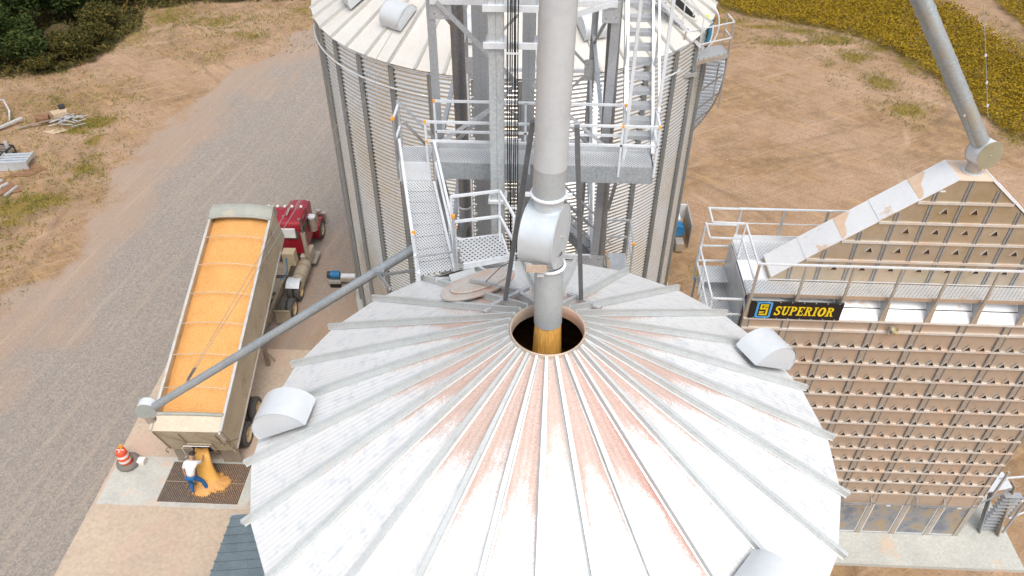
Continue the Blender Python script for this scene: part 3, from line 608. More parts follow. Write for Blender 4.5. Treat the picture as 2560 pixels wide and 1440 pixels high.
# back face braces around gussets at 15.45
for x, s in ((TX0, 1), (TX1, -1)):
    br((x, TY1-.03, 15.45), (x+1.4*s, TY1-.03, 16.9)); br((x, TY1-.03, 15.45), (x+1.4*s, TY1-.03, 14.0)); gus((x+.02*s, TY1-.05, 15.45), .17, .3)
    br((x, TY1-.03, 10.5), (x+3.3*s, TY1-.03, 13.2)); br((x, TY1-.03, 13.0), (x+3.3*s, TY1-.03, 10.5), .07)
for x in (TX0, TX1):
    MB().beam((x, TY0+.1, 19.3), (x, TY1-.1, 16.2), .04, .07, (1, 0, 0)).build('brace', GALVD, tw); MB().beam((x, TY1-.1, 15.2), (x, TY0+.1, 12.6), .04, .07, (1, 0, 0)).build('brace', GALVD, tw)
    MB().beam((x, TY0+.1, 12.6), (x, TY1-.1, 9.6), .04, .07, (1, 0, 0)).build('brace', GALVB, tw)
gus((TX0+.18, TY0-.02, 19.2), .2, .24); gus((TX1-.1, TY0-.02, 19.15), .16, .2); gus((TX1-.05, TY0-.02, 13.45), .25, .18); gus((TX0+.1, TY0-.02, 13.45), .2, .2)

# elevator legs (trunks)
def trunk(lab, x, y, w, d, m, z0, fl=()):
    t_ = thing('bucket_elevator', lab, 'bucket elevator', (x, y, z0), 0, 'rectangular bucket elevator casings')
    MB().box(x-w/2, x+w/2, y-d/2, y+d/2, z0, 24.5).build('casing', m, t_)
    MB().box(x-.004, x+.004, y-d/2-.006, y-d/2, z0, 24.5).build('seam', GALVD, t_)
    for z in fl: MB().box(x-w/2-.05, x+w/2+.05, y-d/2-.05, y+d/2+.05, z-.03, z+.03).build('flange', GALVB, t_)
TRM = surf('trunk_metal', (.58, .61, .62), (.5, .53, .55), .5, .5, 1.6, fine=.2)
trunk('light galvanized elevator casing left of the black cables', -.79, 12.55, .25, .3, TRM, 9, (19.72, 19.1, 15.98))
trunk('light galvanized elevator casing partly hidden behind the big spout', .02, 12.55, .25, .3, TRM, 9, (19.72, 19.1, 15.98))
TRD = surf('trunk_dull', (.42, .44, .46), (.37, .39, .41), .5, .5, 1.6, fine=.12)
trunk('dull grey elevator casing furthest left inside the tower', -1.24, 14.7, .3, .36, TRD, 0)
trunk('dull grey elevator casing inside the tower behind the black cables', -.28, 14.7, .26, .36, TRD, 0)
MB_ = thing('casing_bracket', 'pair of pale flat bars tying the two light elevator casings', 'bracket', (-.4, 12.38, 19.4))
for z in (19.1, 19.72): MB().box(-1.0, .2, 12.34, 12.4, z-.05, z+.05).build('tie_bar', GALVB, MB_)
BLK = surf('black_cable', (.012, .012, .014), rough=.5)
for k in range(6):
    x = -.585+k*.034+(.006 if k % 2 else 0); y = 12.22+.02*(k % 2)
    b = MB(); b.path([(x+.008*sin(z*1.3+k), y, z) for z in np.arange(9, 24.4, .5)], .011, 6); tag(b.build('power_cable', BLK, smooth=True), ['leftmost thin black cable of the vertical bundle beside the big spout', 'second black cable from the left in the vertical bundle', 'third black cable from the left in the vertical bundle', 'third black cable from the right in the vertical bundle', 'second black cable from the right in the vertical bundle', 'rightmost black cable of the bundle, nearest the big spout'][k], 'cable', 'bundle of black cables hanging down the tower')
b = thing('cable_clamp', 'small pale bars clamping the bundle of black cables', 'clamp', (-.5, 12.2, 17))
for z in (22.0, 19.05, 16.0, 14.9): MB().box(-.62, -.37, 12.16, 12.19, z-.012, z+.012).build('clamp_bar', GALVB, b)

# platform on tower
pf = thing('tower_platform', 'long perforated steel platform across the tower front with railings', 'platform', (.06, 13.2, 16.5))
ZP = 16.5; PX0, PX1, PY0, PY1 = -2.06, 2.2, 12.93, 13.48
MB().box(PX0, PX1, PY0, PY1, ZP-.03, ZP).build('deck', PT, pf)
MB().box(PX0, PX1, PY0-.02, PY0, ZP-.36, ZP+.005).build('fascia', surf('fascia', (.44, .47, .49), (.36, .39, .41), .5, .5, 1.2, fine=.18), pf)
MB().box(PX0, PX1, PY1, PY1+.02, ZP-.1, ZP+.16).build('toe_board', GALV, pf)
MB().box(PX0+.02, PX0+.04, PY0, PY1, ZP-.36, ZP+.1).box(PX1-.03, PX1-.01, PY0, PY1, ZP-.36, ZP).build('end_plate', GALV, pf)
def rail(root, pts, zs, posts=(), w=.042, m=None, nm='rail'):
    for z in zs:
        for a, c in zip(pts[:-1], pts[1:]): MB().beam((a[0], a[1], a[2]+z), (c[0], c[1], c[2]+z), w, w).build(nm, m or GALVB, root)
    for p in posts: MB().beam((p[0], p[1], p[2]-.2), (p[0], p[1], p[2]+max(zs)), w, w).build('rail_post', m or GALVB, root)
rail(pf, [(PX0, PY1+.03, ZP), (PX1-.55, PY1+.03, ZP)], (1.0, .35), [(PX0, PY1+.03, ZP), (-.3, PY1+.03, ZP), (1.6, PY1+.03, ZP)])
rail(pf, [(PX0-.1, PY0-.03, ZP), (PX1, PY0-.03, ZP)], (.88, .48), [(PX0-.1, PY0-.03, ZP), (-.2, PY0-.03, ZP), (1.52, PY0-.03, ZP), (PX1, PY0-.03, ZP)])
rail(pf, [(PX1, PY0-.03, ZP), (PX1, PY1+.1, ZP)], (.88, .48), [(PX1, PY1+.1, ZP)])
rail(pf, [(PX0, PY1, ZP), (PX0, PY1, ZP)], (1.0,), [])if False else None
for x, y, z in ((PX0-.1, PY0-.03, ZP+.88), (PX0, PY1+.03, ZP+1.0), (PX1, PY0-.03, ZP+.88), (1.6, PY1+.03, ZP+1.0), (1.52, PY0-.03, ZP+.88), (-2.15, PY0-.03, ZP+.48)):
    MB().obox((x, y-.005, z), (.022, 0, 0), (0, .024, 0), (0, 0, .024)).build('corner_cap', ORG, pf)
MB().beam((-2.0, 13.5, 16.6), (-.9, 13.55, 17.4), .07, .03, (0, 1, 0)).build('knee_brace', GALV, pf); MB().beam((.5, 13.5, 17.3), (1.4, 13.5, 16.5), .06, .03, (0, 1, 0)).build('knee_brace', GALV, pf)
for x in (-1.9, 1.5): MB().beam((x, 12.97, 16.1), (x, 13.85, 14.9), .06, .06).build('support_brace', GALVD, pf)
# tower stair
ts = thing('tower_stair', 'steep steel stair with perforated treads rising from the platform right end', 'stair', (1.9, 13.5, 16.5))
s0 = V(1.93, 13.55, 16.55); sdv = V(0, .235, .205)
for k in range(22):
    c = s0+sdv*k; b = MB(); b.obox(c, (.25, 0, 0), (0, .1, 0), (0, 0, .012)); b.mi = 1; b.obox(c+V(0, -.1, -.035), (.25, 0, 0), (0, .008, 0), (0, 0, .045)); b.build('tread', [PT, GALV], ts)
for s in (-1, 1):
    MB().beam(s0+V(.27*s, -.15, -.05), s0+sdv*23+V(.27*s, 0, 0), .05, .2).build('stringer', GALVB, ts)
    MB().beam(s0+V(.3*s, -.1, .85), s0+sdv*23+V(.3*s, 0, .9), .042, .042).build('handrail', GALVB, ts)
    for k in (0, 5, 10, 15): MB().beam(s0+sdv*k+V(.3*s, 0, 0), s0+sdv*k+V(.3*s, 0, .88), .04, .04).build('rail_post', GALV, ts)
MB().box(1.60, 1.66, 13.2, 13.25, 16.4, 24.4).box(2.2, 2.26, 13.5, 13.55, 16.4, 24.4).build('side_post', GALVB, ts)
# lower flight of stairs seen under the platform
ls = thing('lower_stair', 'grey stair flight behind the drum below the tower platform', 'stair', (.7, 15.3, 11))
for s in (-1, 1): MB().beam((.25, 15.2+.3*s, 13.9), (1.75, 15.2+.3*s, 12.3), .05, .2).build('stringer', GALV if s > 0 else GALVD, ls)
for k in range(8):
    MB().box(.3+k*.19, .5+k*.19, 14.95, 15.45, 13.8-k*.2, 13.83-k*.2).build('tread', PT, ls)
for s in (-1, 1):
    for dz in (.45, .9): MB().beam((.2, 15.2+.32*s, 13.9+dz), (1.75, 15.2+.32*s, 12.3+dz), .04, .04).build('handrail', GALV, ls)
lp = thing('lower_platform', 'small rusty edged landing beside the tower right post', 'landing', (1.95, 14.9, 12.6))
MB().box(1.72, 2.22, 14.6, 15.5, 12.4, 12.45).build('deck', GALV, lp); MB().box(1.72, 2.22, 14.56, 14.6, 12.2, 12.55).box(1.72, 1.78, 14.6, 15.5, 12.46, 12.5).build('edge_angle', surf('rusty_edge', (.5, .3, .12), (.42, .33, .25), .6, .3, 5), lp)
rail(lp, [(1.75, 15.5, 12.45), (2.25, 15.5, 12.45), (2.25, 14.58, 12.45)], (1.0, .5), [(2.25, 15.5, 12.45), (2.25, 14.58, 12.45)], .04, GALV)
MB().obox((2.25, 14.55, 13.45), (.03, 0, 0), (0, .03, 0), (0, 0, .03)).build('corner_cap', ORG, lp)

# catwalk ramp from platform landing to bin roof
cw = thing('catwalk', 'sloping perforated catwalk with handrails from tower platform down to near bin roof', 'catwalk', (-2.1, 11.7, 15.6))
MB().box(-2.74, -2.14, 12.93, 13.5, 16.47, 16.5).build('landing_deck', PT, cw)
MB().box(-2.76, -2.12, 12.9, 12.925, 16.06, 16.5).build('landing_fascia', GALVB, cw); MB().box(-2.74, -2.14, 13.5, 13.52, 16.3, 16.5).build('landing_fascia', GALVB, cw)
L0, L1 = V(-2.62, 12.88, 16.06), V(-2.10, 12.88, 16.06); K0, K1 = V(-2.05, 10.52, 15.60), V(-1.50, 10.72, 15.60)
n = 8
for k in range(n):
    a, c = k/n, (k+.96)/n
    b = MB(); b.prism([L0.lerp(K0, a), L1.lerp(K1, a), L1.lerp(K1, c), L0.lerp(K0, c)], (0, 0, .025)); b.build('plank', PT, cw)
for P, Q, s in ((L0, K0, -1), (L1, K1, 1)):
    MB().beam(P+V(.03*s, 0, -.05), Q+V(.03*s, 0, -.02), .05, .2).build('stringer', GALVB, cw)
    rlA, rlB = P+V(.07*s, -.02, 0), Q+V(.07*s, 0, 0)
    top = .9
    MB().beam(rlA+V(0, .1, top), rlB+V(0, 0, top), .045, .045).build('handrail', GALVB, cw)
    MB().beam(rlA+V(0, .1, .45), rlB+V(0, 0, .45), .04, .04).build('mid_rail', GALVB, cw)
    MB().beam(rlA+V(0, .05, -.05), rlA+V(0, .05, top), .045, .045).build('rail_post', GALV, cw)
    MB().beam(rlB+V(0, .05, -.15), rlB+V(0, .05, top), .045, .045).build('rail_post', GALVB, cw)
    MB().obox(rlB+V(0, .05, top+.02), (.03, 0, 0), (0, .03, 0), (0, 0, .025)).build('corner_cap', ORG, cw)
MB().beam(K0+V(-.07, .05, .4), K1+V(.07, .05, .4), .035, .035).build('end_rail', GALV, cw)
for z in (.9, .45): MB().beam((-2.76, 12.92, 16.5+z), (-2.76, 13.5, 16.5+z), .04, .04).build('landing_rail', GALVB, cw)
MB().beam((-2.76, 12.92, 16.1), (-2.76, 12.92, 17.42), .045, .045).build('rail_post', GALVD, cw); MB().beam((-2.76, 13.5, 16.3), (-2.76, 13.5, 17.5), .045, .045).build('rail_post', GALV, cw)
MB().obox((-2.76, 12.9, 17.43), (.03, 0, 0), (0, .03, 0), (0, 0, .03)).build('corner_cap', ORG, cw)
MB().beam((-2.76, 13.5, 17.5), (-2.1, 13.9, 16.4), .05, .05).beam((-2.7, 13.6, 17.0), (-2.2, 14.2, 15.9), .04, .05).build('knee_brace', GALV, cw)
MB().beam(K0+V(0, .2, 0), K0+V(.05, .5, -3.0), .05, .08).beam(K1+V(0, .3, 0), K1+V(0, .5, -3), .06, .1).build('support_leg', GALVD, cw)
sdk = thing('roof_landing', 'small boldly perforated platform with railing at the back edge of near roof', 'platform', (-1.0, 11, 15.8))
sd_ = [(-1.45, 11.2), (-.66, 11.42), (-.50, 10.78), (-1.28, 10.5)]
b = MB(); b.prism([(x, y, 15.9) for x, y in sd_], (0, 0, .03)); b.build('deck', PB, sdk)
b = MB()
for i in (0, 1, 2): b.beam((*sd_[i], 15.88), (*sd_[(i+1) % 4], 15.88), .03, .12)
b.build('edge_frame', GALVB, sdk)
rp_ = [(-1.5, 11.02, 15.93), (-.68, 11.24, 15.93), (-.4, 10.5, 15.93)]
rail(sdk, rp_, (1.05, .52), rp_, .042)
MB().obox((-1.42, 10.55, 16.9), (.03, 0, 0), (0, .03, 0), (0, 0, .03)).build('corner_cap', ORG, sdk); MB().beam((-1.42, 10.55, 15.7), (-1.42, 10.55, 16.9), .045, .045).build('rail_post', GALV, sdk)
MB().beam((-1.2, 11.3, 14.6), (-.6, 11.35, 15.8), .05, .05).build('brace', GALV, sdk)

# downspouts on the tower
DP = surf('down_pipe', (.26, .27, .28), (.2, .21, .22), .42, .6, 1.2, stain=(.42, .3, .17), stain_sc=1.0, stain_lo=.62, stain_hi=.74, scale3=(1, 1, .3), fine=.15)
q = thing('down_pipe', 'dark round down pipe with clamp and elbow behind the tower left post', 'pipe', (-1.78, 15.5, 0))
b = MB(); b.tube((-1.8, 15.5, 24.4), (-1.77, 15.5, 13.75), .145, 24); b.build('pipe', DP, q, smooth='auto')
b = MB(); b.lathe([(.15, -.03), (.18, 0), (.15, .03)], 24, (-1.77, 15.5, 13.75)); b.build('clamp_ring', GALVB, q, smooth=True)
b = MB(); b.path([(-1.77, 15.5, 13.74), (-1.79, 15.45, 13.4), (-1.9, 15.3, 13.0)], .15, 20, .12); b.build('elbow', GALVD, q, smooth='auto')
b = MB(); b.tube((-1.74, 15.5, 13.2), (-1.70, 15.5, 9), .095, 20); b.build('lower_pipe', DP, q, smooth='auto')
q = thing('down_pipe', 'dark round down pipe leaning beside the tower stair', 'pipe', (1.4, 14.2, 0))
b = MB(); b.tube((1.30, 14.25, 19.3), (1.47, 14.3, 12.2), .13, 24); b.build('pipe', DP, q, smooth='auto')
b = MB(); b.tube((1.25, 14.2, 24.4), (1.30, 14.25, 19.3), .13, 24); b.build('upper_pipe', DP, q, smooth='auto')
b = MB(); b.lathe([(.13, -.03), (.19, -.02), (.19, .02), (.13, .03)], 24, (1.47, 14.3, 12.75)); b.build('flange', GALVD, q)
q = thing('tower_ladder', 'narrow pale ladder standing inside the tower left side', 'ladder', (-1.9, 18.8, 0))
for s in (-.2, .2): MB().box(-1.75+s-.02, -1.75+s+.02, 18.8, 18.84, 0, 15.6).build('ladder_rail', WHITEM, q)
for k in range(46): MB().box(-1.95, -1.55, 18.81, 18.83, 1+k*.31, 1.03+k*.31).build('rung', WHITEM, q)
q = thing('truss_panel', 'pale slotted steel channel leaning at the tower right side', 'channel', (1.0, 17, 12))
MB().beam((1.45, 19.3, 15.2), (1.3, 15.3, 12.6), .13, .05).build('channel', WHITEM, q); MB().beam((1.62, 19.3, 15.2), (1.5, 15.3, 12.6), .04, .06).build('edge_flange', GALVB, q)

# left loadout spout
LP = surf('loadout_pipe', (.42, .46, .49), (.34, .38, .41), .42, .5, 1.6, fine=.15)
q = thing('loadout_spout', 'long slanting grey loadout pipe with round end drum above the trailer', 'spout', (-9.0, 11.8, 10.3))
pa, pb = V(-2.2, 11.84, 15.35), V(-8.93, 11.78, 10.34)
b = MB(); b.tube(pa, pb, .093, 28); b.build('pipe', LP, q, smooth='auto')
for t_, L in ((.14, .05), (.56, .05), (.59, .03), (.965, .05)):
    c = pa.lerp(pb, t_); d = (pb-pa).normalized(); b = MB(); b.tube(c-d*L*1.2, c+d*L*1.2, .103, 28); b.build('coupling', LP, q, smooth='auto')
drum(q, (-9.2, 11.86, 10.16), (.10, -1, .05), .235, .24, GALVB, surf('drum_face', (.42, .47, .46), (.38, .43, .42), .4, .4, 1, fine=.05))
b = MB(); b.tube((-9.2, 11.82, 10.0), (-9.18, 11.8, 9.78), .13, 20, .115); b.build('outlet', GALVT, q, smooth='auto')
for z0, f in ((0, (-1.98, 11.15, 15.3)), (1, (-2.6, 10.4, 15.4))):
    MB().beam((-3.1, 11.7, 14.62), f, .045, .045).build('brace', GALVD, q)
MB().obox((-3.1, 11.75, 14.68), (.1, 0, 0), (0, .08, 0), (0, 0, .05)).build('hanger', GALVD, q)
gw = GALVD; WX = (-2.72, -2.42); WZ = 18.7
for i, (x, lab) in enumerate(((-8.0, 'left of two thin guy wires rising from the loadout pipe'), (-7.95, 'right of two thin guy wires rising from the loadout pipe'))):
    b = MB(); p0 = V(-8.0, 11.8, 11.12); p1 = V(WX[i], 15.0, WZ); L = (p1-p0)
    b.tube(p0+V(.03*i, 0, .02), p1, .006, 5); o = b.build('guy_wire', gw); tag(o, lab, 'guy wire', 'guy wires holding the loadout pipe')
    b = MB(); b.tube(p0+V(.03*i, 0, .02)+L*.01, p0+V(.03*i, 0, .02)+L*.05, .016, 6); b.build('turnbuckle', LEGM, o)

# ---------------------------------------------------------------- person builder
SKIN = surf('skin', (.5, .28, .19), rough=.6, fine=.03); DENIM = surf('denim', (.015, .13, .34), (.02, .09, .25), .85, 0, 9, bmp=.2)
def skinmesh(name, pts, edges, mat, parent, root=0, sub=2):
    me = bpy.data.meshes.new(name); me.from_pydata([p[:3] for p in pts], edges, [])
    me.materials.append(mat); o = bpy.data.objects.new(name, me); COL.objects.link(o)
    if parent is not None: o.parent = parent
    sk = o.modifiers.new('skin', 'SKIN'); sk.use_smooth_shade = True
    if not me.skin_vertices: me.attributes  # layer is created with the modifier
    if len(me.skin_vertices) == 0:
        bm_ = __import__('bmesh').new(); bm_.from_mesh(me); bm_.verts.layers.skin.verify(); bm_.to_mesh(me); bm_.free()
    for i, p in enumerate(pts):
        d = me.skin_vertices[0].data[i]; rx = p[3]; ry = p[4] if len(p) > 4 else rx; d.radius = (rx, ry); d.use_root = (i == root)
    s_ = o.modifiers.new('sub', 'SUBSURF'); s_.levels = sub; s_.render_levels = sub
    return o
def chain(n0, n): return [(i, i+1) for i in range(n0, n0+n-1)]
def person(label, loc, rz, J, shirt, pants, cap, boots, sc=1.0):
    r = thing('person', label, 'person', loc, rz); r.scale = (sc, sc, sc)
    pel, ch, nk, hd = J['pelvis'], J['chest'], J['neck'], J['head']
    pts = [(*pel, .13, .1)]; ed = []
    def add(prev, seq):
        for p in seq: pts.append(p); ed.append((prev, len(pts)-1)); prev = len(pts)-1
        return prev
    mid = tuple((a+b)/2 for a, b in zip(pel, ch))
    c = add(0, [(*mid, .13, .1), (*ch, .16, .1)]); k = add(c, [(*nk, .06)])
    add(k, [(*[a+(b-a)*.35 for a, b in zip(nk, hd)], .062), (*hd, .088, .1), (*[a+(b-a)*1.55 for a, b in zip(nk, hd)], .07)])
    for s in ('l', 'r'):
        sh, el, wr = J['sh'+s], J['el'+s], J['wr'+s]
        w = add(c, [(*sh, .062), (*el, .042), (*wr, .028)])
        d = (V(wr)-V(el)).normalized(); sd2 = d.cross(V(0, 0, 1)).normalized() if abs(d.z) < .95 else V(1, 0, 0)
        palm = V(wr)+d*.07; pi_ = add(w, [(*palm, .036, .016)])
        for fi in range(4): 
            b0 = palm+sd2*(.024*(fi-1.5))+d*.03; add(pi_, [(*b0, .009), (*(b0+d*(.035+.006*(fi in (1, 2)))), .008), (*(b0+d*.06+V(0, 0, -.02)), .007)])
        add(pi_, [(*(palm+sd2*.045-d*.01), .01), (*(palm+sd2*.06+d*.03), .008)])
        hp, kn, an, to = J['hp'+s], J['kn'+s], J['an'+s], J['to'+s]
        add(0, [(*hp, .09), (*kn, .06), (*an, .042), (*to, .035)])
    skinmesh('body', pts, ed, SKIN, r)
    # shirt
    P = [(*pel[:2], pel[2]+.0, .165, .14), (*mid, .17, .145), (*ch, .2, .15), (*[a+(b-a)*.6 for a, b in zip(ch, nk)], .09)]; E_ = [(0, 1), (1, 2), (2, 3)]
    for s in ('l', 'r'):
        sh, el = J['sh'+s], J['el'+s]; i = len(P); P += [(*sh, .085), (*[a+(b-a)*.55 for a, b in zip(sh, el)], .07), (*[a+(b-a)*.95 for a, b in zip(sh, el)], .062)]; E_ += [(2, i), (i, i+1), (i+1, i+2)]
    skinmesh('shirt', P, E_, shirt, r)
    P = [(*pel, .14, .115)]; E_ = []
    for s in ('l', 'r'):
        hp, kn, an = J['hp'+s], J['kn'+s], J['an'+s]; i = len(P)
        P += [(*hp, .105), (*[a+(b-a)*.5 for a, b in zip(hp, kn)], .092), (*kn, .074), (*[a+(b-a)*.9 for a, b in zip(kn, an)], .066)]; E_ += [(0, i), (i, i+1), (i+1, i+2), (i+2, i+3)]
    skinmesh('trousers', P, E_, pants, r)
    for s in ('l', 'r'):
        an, to = J['an'+s], J['to'+s]; skinmesh('boot', [(*an, .052), (an[0], an[1], .06, .055), (*to, .042)], [(0, 1), (1, 2)], boots, r)
    dh = (V(hd)-V(nk)).normalized(); b = MB(); cc = V(hd)+dh*.03; b.lathe([(.108, 0), (.106, .05), (.08, .095), (.03, .118), (.001, .12)], 20, cc, dh); o = b.build('cap', cap, r, smooth=True, local=True)
    fx = V(J['face']); b = MB(); b.obox(cc+fx*.13+dh*.005, fx.cross(dh)*.07, fx*.05, dh*.006); b.build('brim', cap, o, local=True)
    b = MB(); b.lathe([(.001, -.02), (.016, 0), (.001, .03)], 8, V(hd)+fx*.1-dh*.0, dh); b.build('nose', SKIN, r, smooth=True, local=True)
    for s in (-1, 1):
        e = V(hd)+fx*.088+fx.cross(dh)*.033*s+dh*.02; MB().obox(e, fx.cross(dh)*.012, fx*.006, dh*.006).build('eye', DARK, r, local=True)
        e = V(hd)+fx.cross(dh)*.098*s; MB().obox(e, fx.cross(dh)*.01, fx*.02, dh*.03).build('ear', SKIN, r, local=True, bevel=.006)
    MB().obox(V(hd)+fx*.088-dh*.05, fx.cross(dh)*.025, fx*.006, dh*.004).build('mouth', surf('lips', (.4, .15, .12)), r, local=True)
    return r
J = dict(pelvis=(0, 0, .94), chest=(.0, .20, 1.30), neck=(.01, .34, 1.48), head=(.02, .43, 1.60), face=(.15, .9, -.4),
         shl=(-.19, .25, 1.40), ell=(-.30, .16, 1.12), wrl=(-.27, .10, .86), shr=(.19, .28, 1.40), elr=(.27, .50, 1.22), wrr=(.2, .74, 1.2),
         hpl=(-.1, 0, .9), knl=(-.13, .06, .5), anl=(-.1, -.12, .09), tol=(-.17, .03, .04), hpr=(.1, .02, .9), knr=(.24, .18, .5), anr=(.33, .14, .09), tor=(.36, .29, .04))
person('person in white shirt, blue jeans and dark cap bending toward the pouring corn', (-12.28, 16.42, .045), radians(-4), J,
       surf('white_shirt', (.72, .7, .7), (.6, .58, .58), .9, 0, 6, bmp=.4, bsc=9), DENIM, surf('dark_cap', (.03, .025, .025)), surf('tan_boots', (.4, .22, .09), (.3, .16, .07)), 1.02)
J2 = dict(pelvis=(0, 0, .95), chest=(-.3, .05, 1.05), neck=(-.46, .06, 1.08), head=(-.58, .07, 1.05), face=(-.7, 0, -.7),
          shl=(-.33, .22, 1.05), ell=(-.5, .25, .8), wrl=(-.62, .2, .66), shr=(-.33, -.14, 1.05), elr=(-.5, -.2, .82), wrr=(-.66, -.16, .7),
          hpl=(0, .1, .9), knl=(.04, .12, .48), anl=(0, .12, .09), tol=(-.14, .14, .04), hpr=(0, -.1, .9), knr=(.05, -.12, .48), anr=(.0, -.12, .09), tor=(-.14, -.13, .04))
person('person in blue jeans and yellow green vest bending over the far bin eave', (5.75, 26.85, 13.15), radians(10), J2,
       surf('vest', (.6, .75, .06), (.5, .65, .05), .8), surf('denim_far', (.05, .2, .32), (.04, .15, .26), .85), surf('cap_far', (.5, .5, .5)), surf('boots_far', (.03, .03, .03)))

# ---------------------------------------------------------------- trailer with corn
TR = V(-12.23, 17.67, 0); HZ = radians(.9)
TAN = surf('dusty_trailer', (.52, .44, .32), (.44, .37, .27), .6, .15, 1.0, stain=(.36, .28, .19), stain_sc=1.3, stain_lo=.52, stain_hi=.7)
TAND = surf('trailer_dirt', (.34, .28, .2), (.26, .21, .15), .8, 0, 2)
RIMT = surf('trailer_rim', (.62, .62, .6), (.5, .5, .48), .45, .35, 4, stain=(.5, .42, .32), stain_lo=.5, stain_hi=.65)
TARP = surf('grey_tarp', (.36, .37, .33), (.3, .31, .28), .75, 0, 2, bmp=.4, bsc=5, stain=(.45, .4, .3), stain_lo=.55, stain_hi=.7)
TIRE = surf('tyre_rubber', (.055, .055, .055), (.09, .08, .07), .85, 0, 8); HUBM = surf('dusty_hub', (.55, .42, .25), (.45, .34, .2), .6, .2, 4)
tl = thing('grain_trailer', 'tan end dump grain trailer raised at the front, tailgate open over the pit', 'trailer', TR, HZ)
th = radians(18.56); Fv = V(0, cos(th), sin(th)); Nv = V(0, -sin(th), cos(th)); Xv = V(1, 0, 0); B0 = V(0, 0, 1.11); LT = 9.62; HB = 1.83; WH = 1.25
def tp(x, l, h): return B0+Xv*x+Fv*l+Nv*h
def tbox(b, x0, x1, l0, l1, h0, h1):
    return b.obox(tp((x0+x1)/2, (l0+l1)/2, (h0+h1)/2), Xv*(x1-x0)/2, Fv*(l1-l0)/2, Nv*(h1-h0)/2)
tbox(MB(), -WH, WH, 0, LT, 0, .06).build('floor', TAN, tl, local=True)
for s in (-1, 1):
    tbox(MB(), s*WH-.03, s*WH+.03, 0, LT, .06, HB-.04).build('side_wall', TAN, tl, local=True)
    tbox(MB(), s*WH-.055, s*WH+.055, -.05, LT, HB-.05, HB+.05).build('top_rail', RIMT, tl, local=True, bevel=.02)
    tbox(MB(), s*WH-.05, s*WH+.05, 0, LT, -.06, .05).build('bottom_rail', RIMT, tl, local=True)
tbox(MB(), -WH, WH, LT-.04, LT+.02, .06, HB+.12).build('front_wall', TAN, tl, local=True)
b = MB(); tbox(b, WH-.01, WH+.06, LT-.8, LT+.02, .06, HB-.1); b.build('front_corner_panel', surf('corner_panel', (.5, .44, .34), (.42, .36, .27)), tl, local=True)
for l in (LT-2.1, LT-1.0): tbox(MB(), WH+.03, WH+.05, l, l+.3, HB-.5, HB-.25).build('sign_plate', TAND, tl, local=True)
# tarp hood at the front and roll
b = MB(); nn = 14; P = []
for l, h in ((LT+.30, .05), (LT+.18, .26), (LT-.1, .30), (LT-.42, .22)):
    for k in range(nn+1):
        u = -1+2*k/nn; P.append(tp(u*(WH+.06), l, HB+h-.20*abs(u)**3.0-(.0 if l > LT else 0)))
b.grid(P, [(j*(nn+1)+i, j*(nn+1)+i+1, (j+1)*(nn+1)+i+1, (j+1)*(nn+1)+i) for j in range(3) for i in range(nn)])
b.build('front_hood', TARP, tl, smooth=True, local=True)
b = MB(); b.path([tp((-1+2*k/14)*(WH+.05), LT-.44, HB+.21-.2*abs(-1+2*k/14)**3) for k in range(15)], .055, 10); b.build('tarp_roll', TARP, tl, smooth=True, local=True)
tbox(MB(), -WH-.04, WH+.04, LT+.02, LT+.30, HB-.5, HB+.02).build('hood_front', TARP, tl, local=True)
for k in range(6):
    l = 1.55+k*1.33; b = MB(); b.path([tp(-WH+2*WH*i/16, l, HB+.02+.2*sin(pi*i/16)**.8) for i in range(17)], .016, 6); b.build('tarp_bow', surf('bow', (.66, .55, .42), rough=.5, metal=.3), tl, smooth=True, local=True)
# tailgate: rear cap, sloped panel, gate, chute
b = MB(); b.path([tp(-WH+2*WH*i/16, .56, HB+.01+.07*sin(pi*i/16)**.7) for i in range(17)], .065, 10)
b.build('rear_tarp_roll', TARP, tl, smooth=True, local=True)
b = MB(); P = [tp(-WH+2*WH*i/12, .58, HB-.02+.08*sin(pi*i/12)**.7) for i in range(13)]; Q = [tp(-(WH+.02)+2*(WH+.02)*i/12, -.06, HB-.05) for i in range(13)]
b.grid(P+Q, [(i, i+1, 13+i+1, 13+i) for i in range(12)]); b.build('rear_cap', surf('rear_cap', (.62, .54, .42), (.55, .47, .36), .6, .1, 1.2), tl, smooth=True, local=True)
tg = MB(); tg.prism([tp(-WH, -.06, HB-.05), tp(WH, -.06, HB-.05), tp(WH, -.06, .0), tp(-WH, -.06, .0)], Fv*.05); tg = tg.build('tailgate', TAN, tl, local=True)
def tgp(x, v, o=.02):       # v=0 top, 1 bottom of the gate
    return tp(x, -.06-o, (HB-.06)*(1-v))
for x0, v0, x1, v1 in ((-1.05, .08, -.35, .62), (-.35, .1, -.35, .75), (.25, .12, .95, .72), (-1.2, .02, -1.2, .98), (1.2, .02, 1.2, .98), (-1.2, .98, 1.2, .98), (.95, .12, .95, .75)):
    MB().beam(tgp(x0, v0), tgp(x1, v1), .035, .04, (0, 1, 0)).build('gate_rib', TAND, tg, local=True)
MB().prism([tgp(-.35, .62), tgp(.55, .62), tgp(.55, .95), tgp(-.35, .95)], (0, -.06, 0)).build('chute_frame', TAN, tg, local=True)
MB().prism([tgp(-.25, .68, .09), tgp(.45, .68, .09), tgp(.45, .97, .09), tgp(-.25, .97, .09)], (0, -.01, 0)).build('chute_opening', DARK, tg, local=True)
b = MB(); b.path([tgp(.5, .62, .14), tgp(-.45, .62, .14), tgp(-.58, .75, .16), tgp(-.66, 1.15, .2), tgp(-.78, 1.25, .2)], .018, 6); b.build('gate_crank', WHITEM, tg, local=True)
b = MB(); b.beam(tgp(WH-.03, -.02, .05), tgp(WH-.03, .35, .05), .06, .08); b.build('corner_strut', RIMT, tl, local=True)
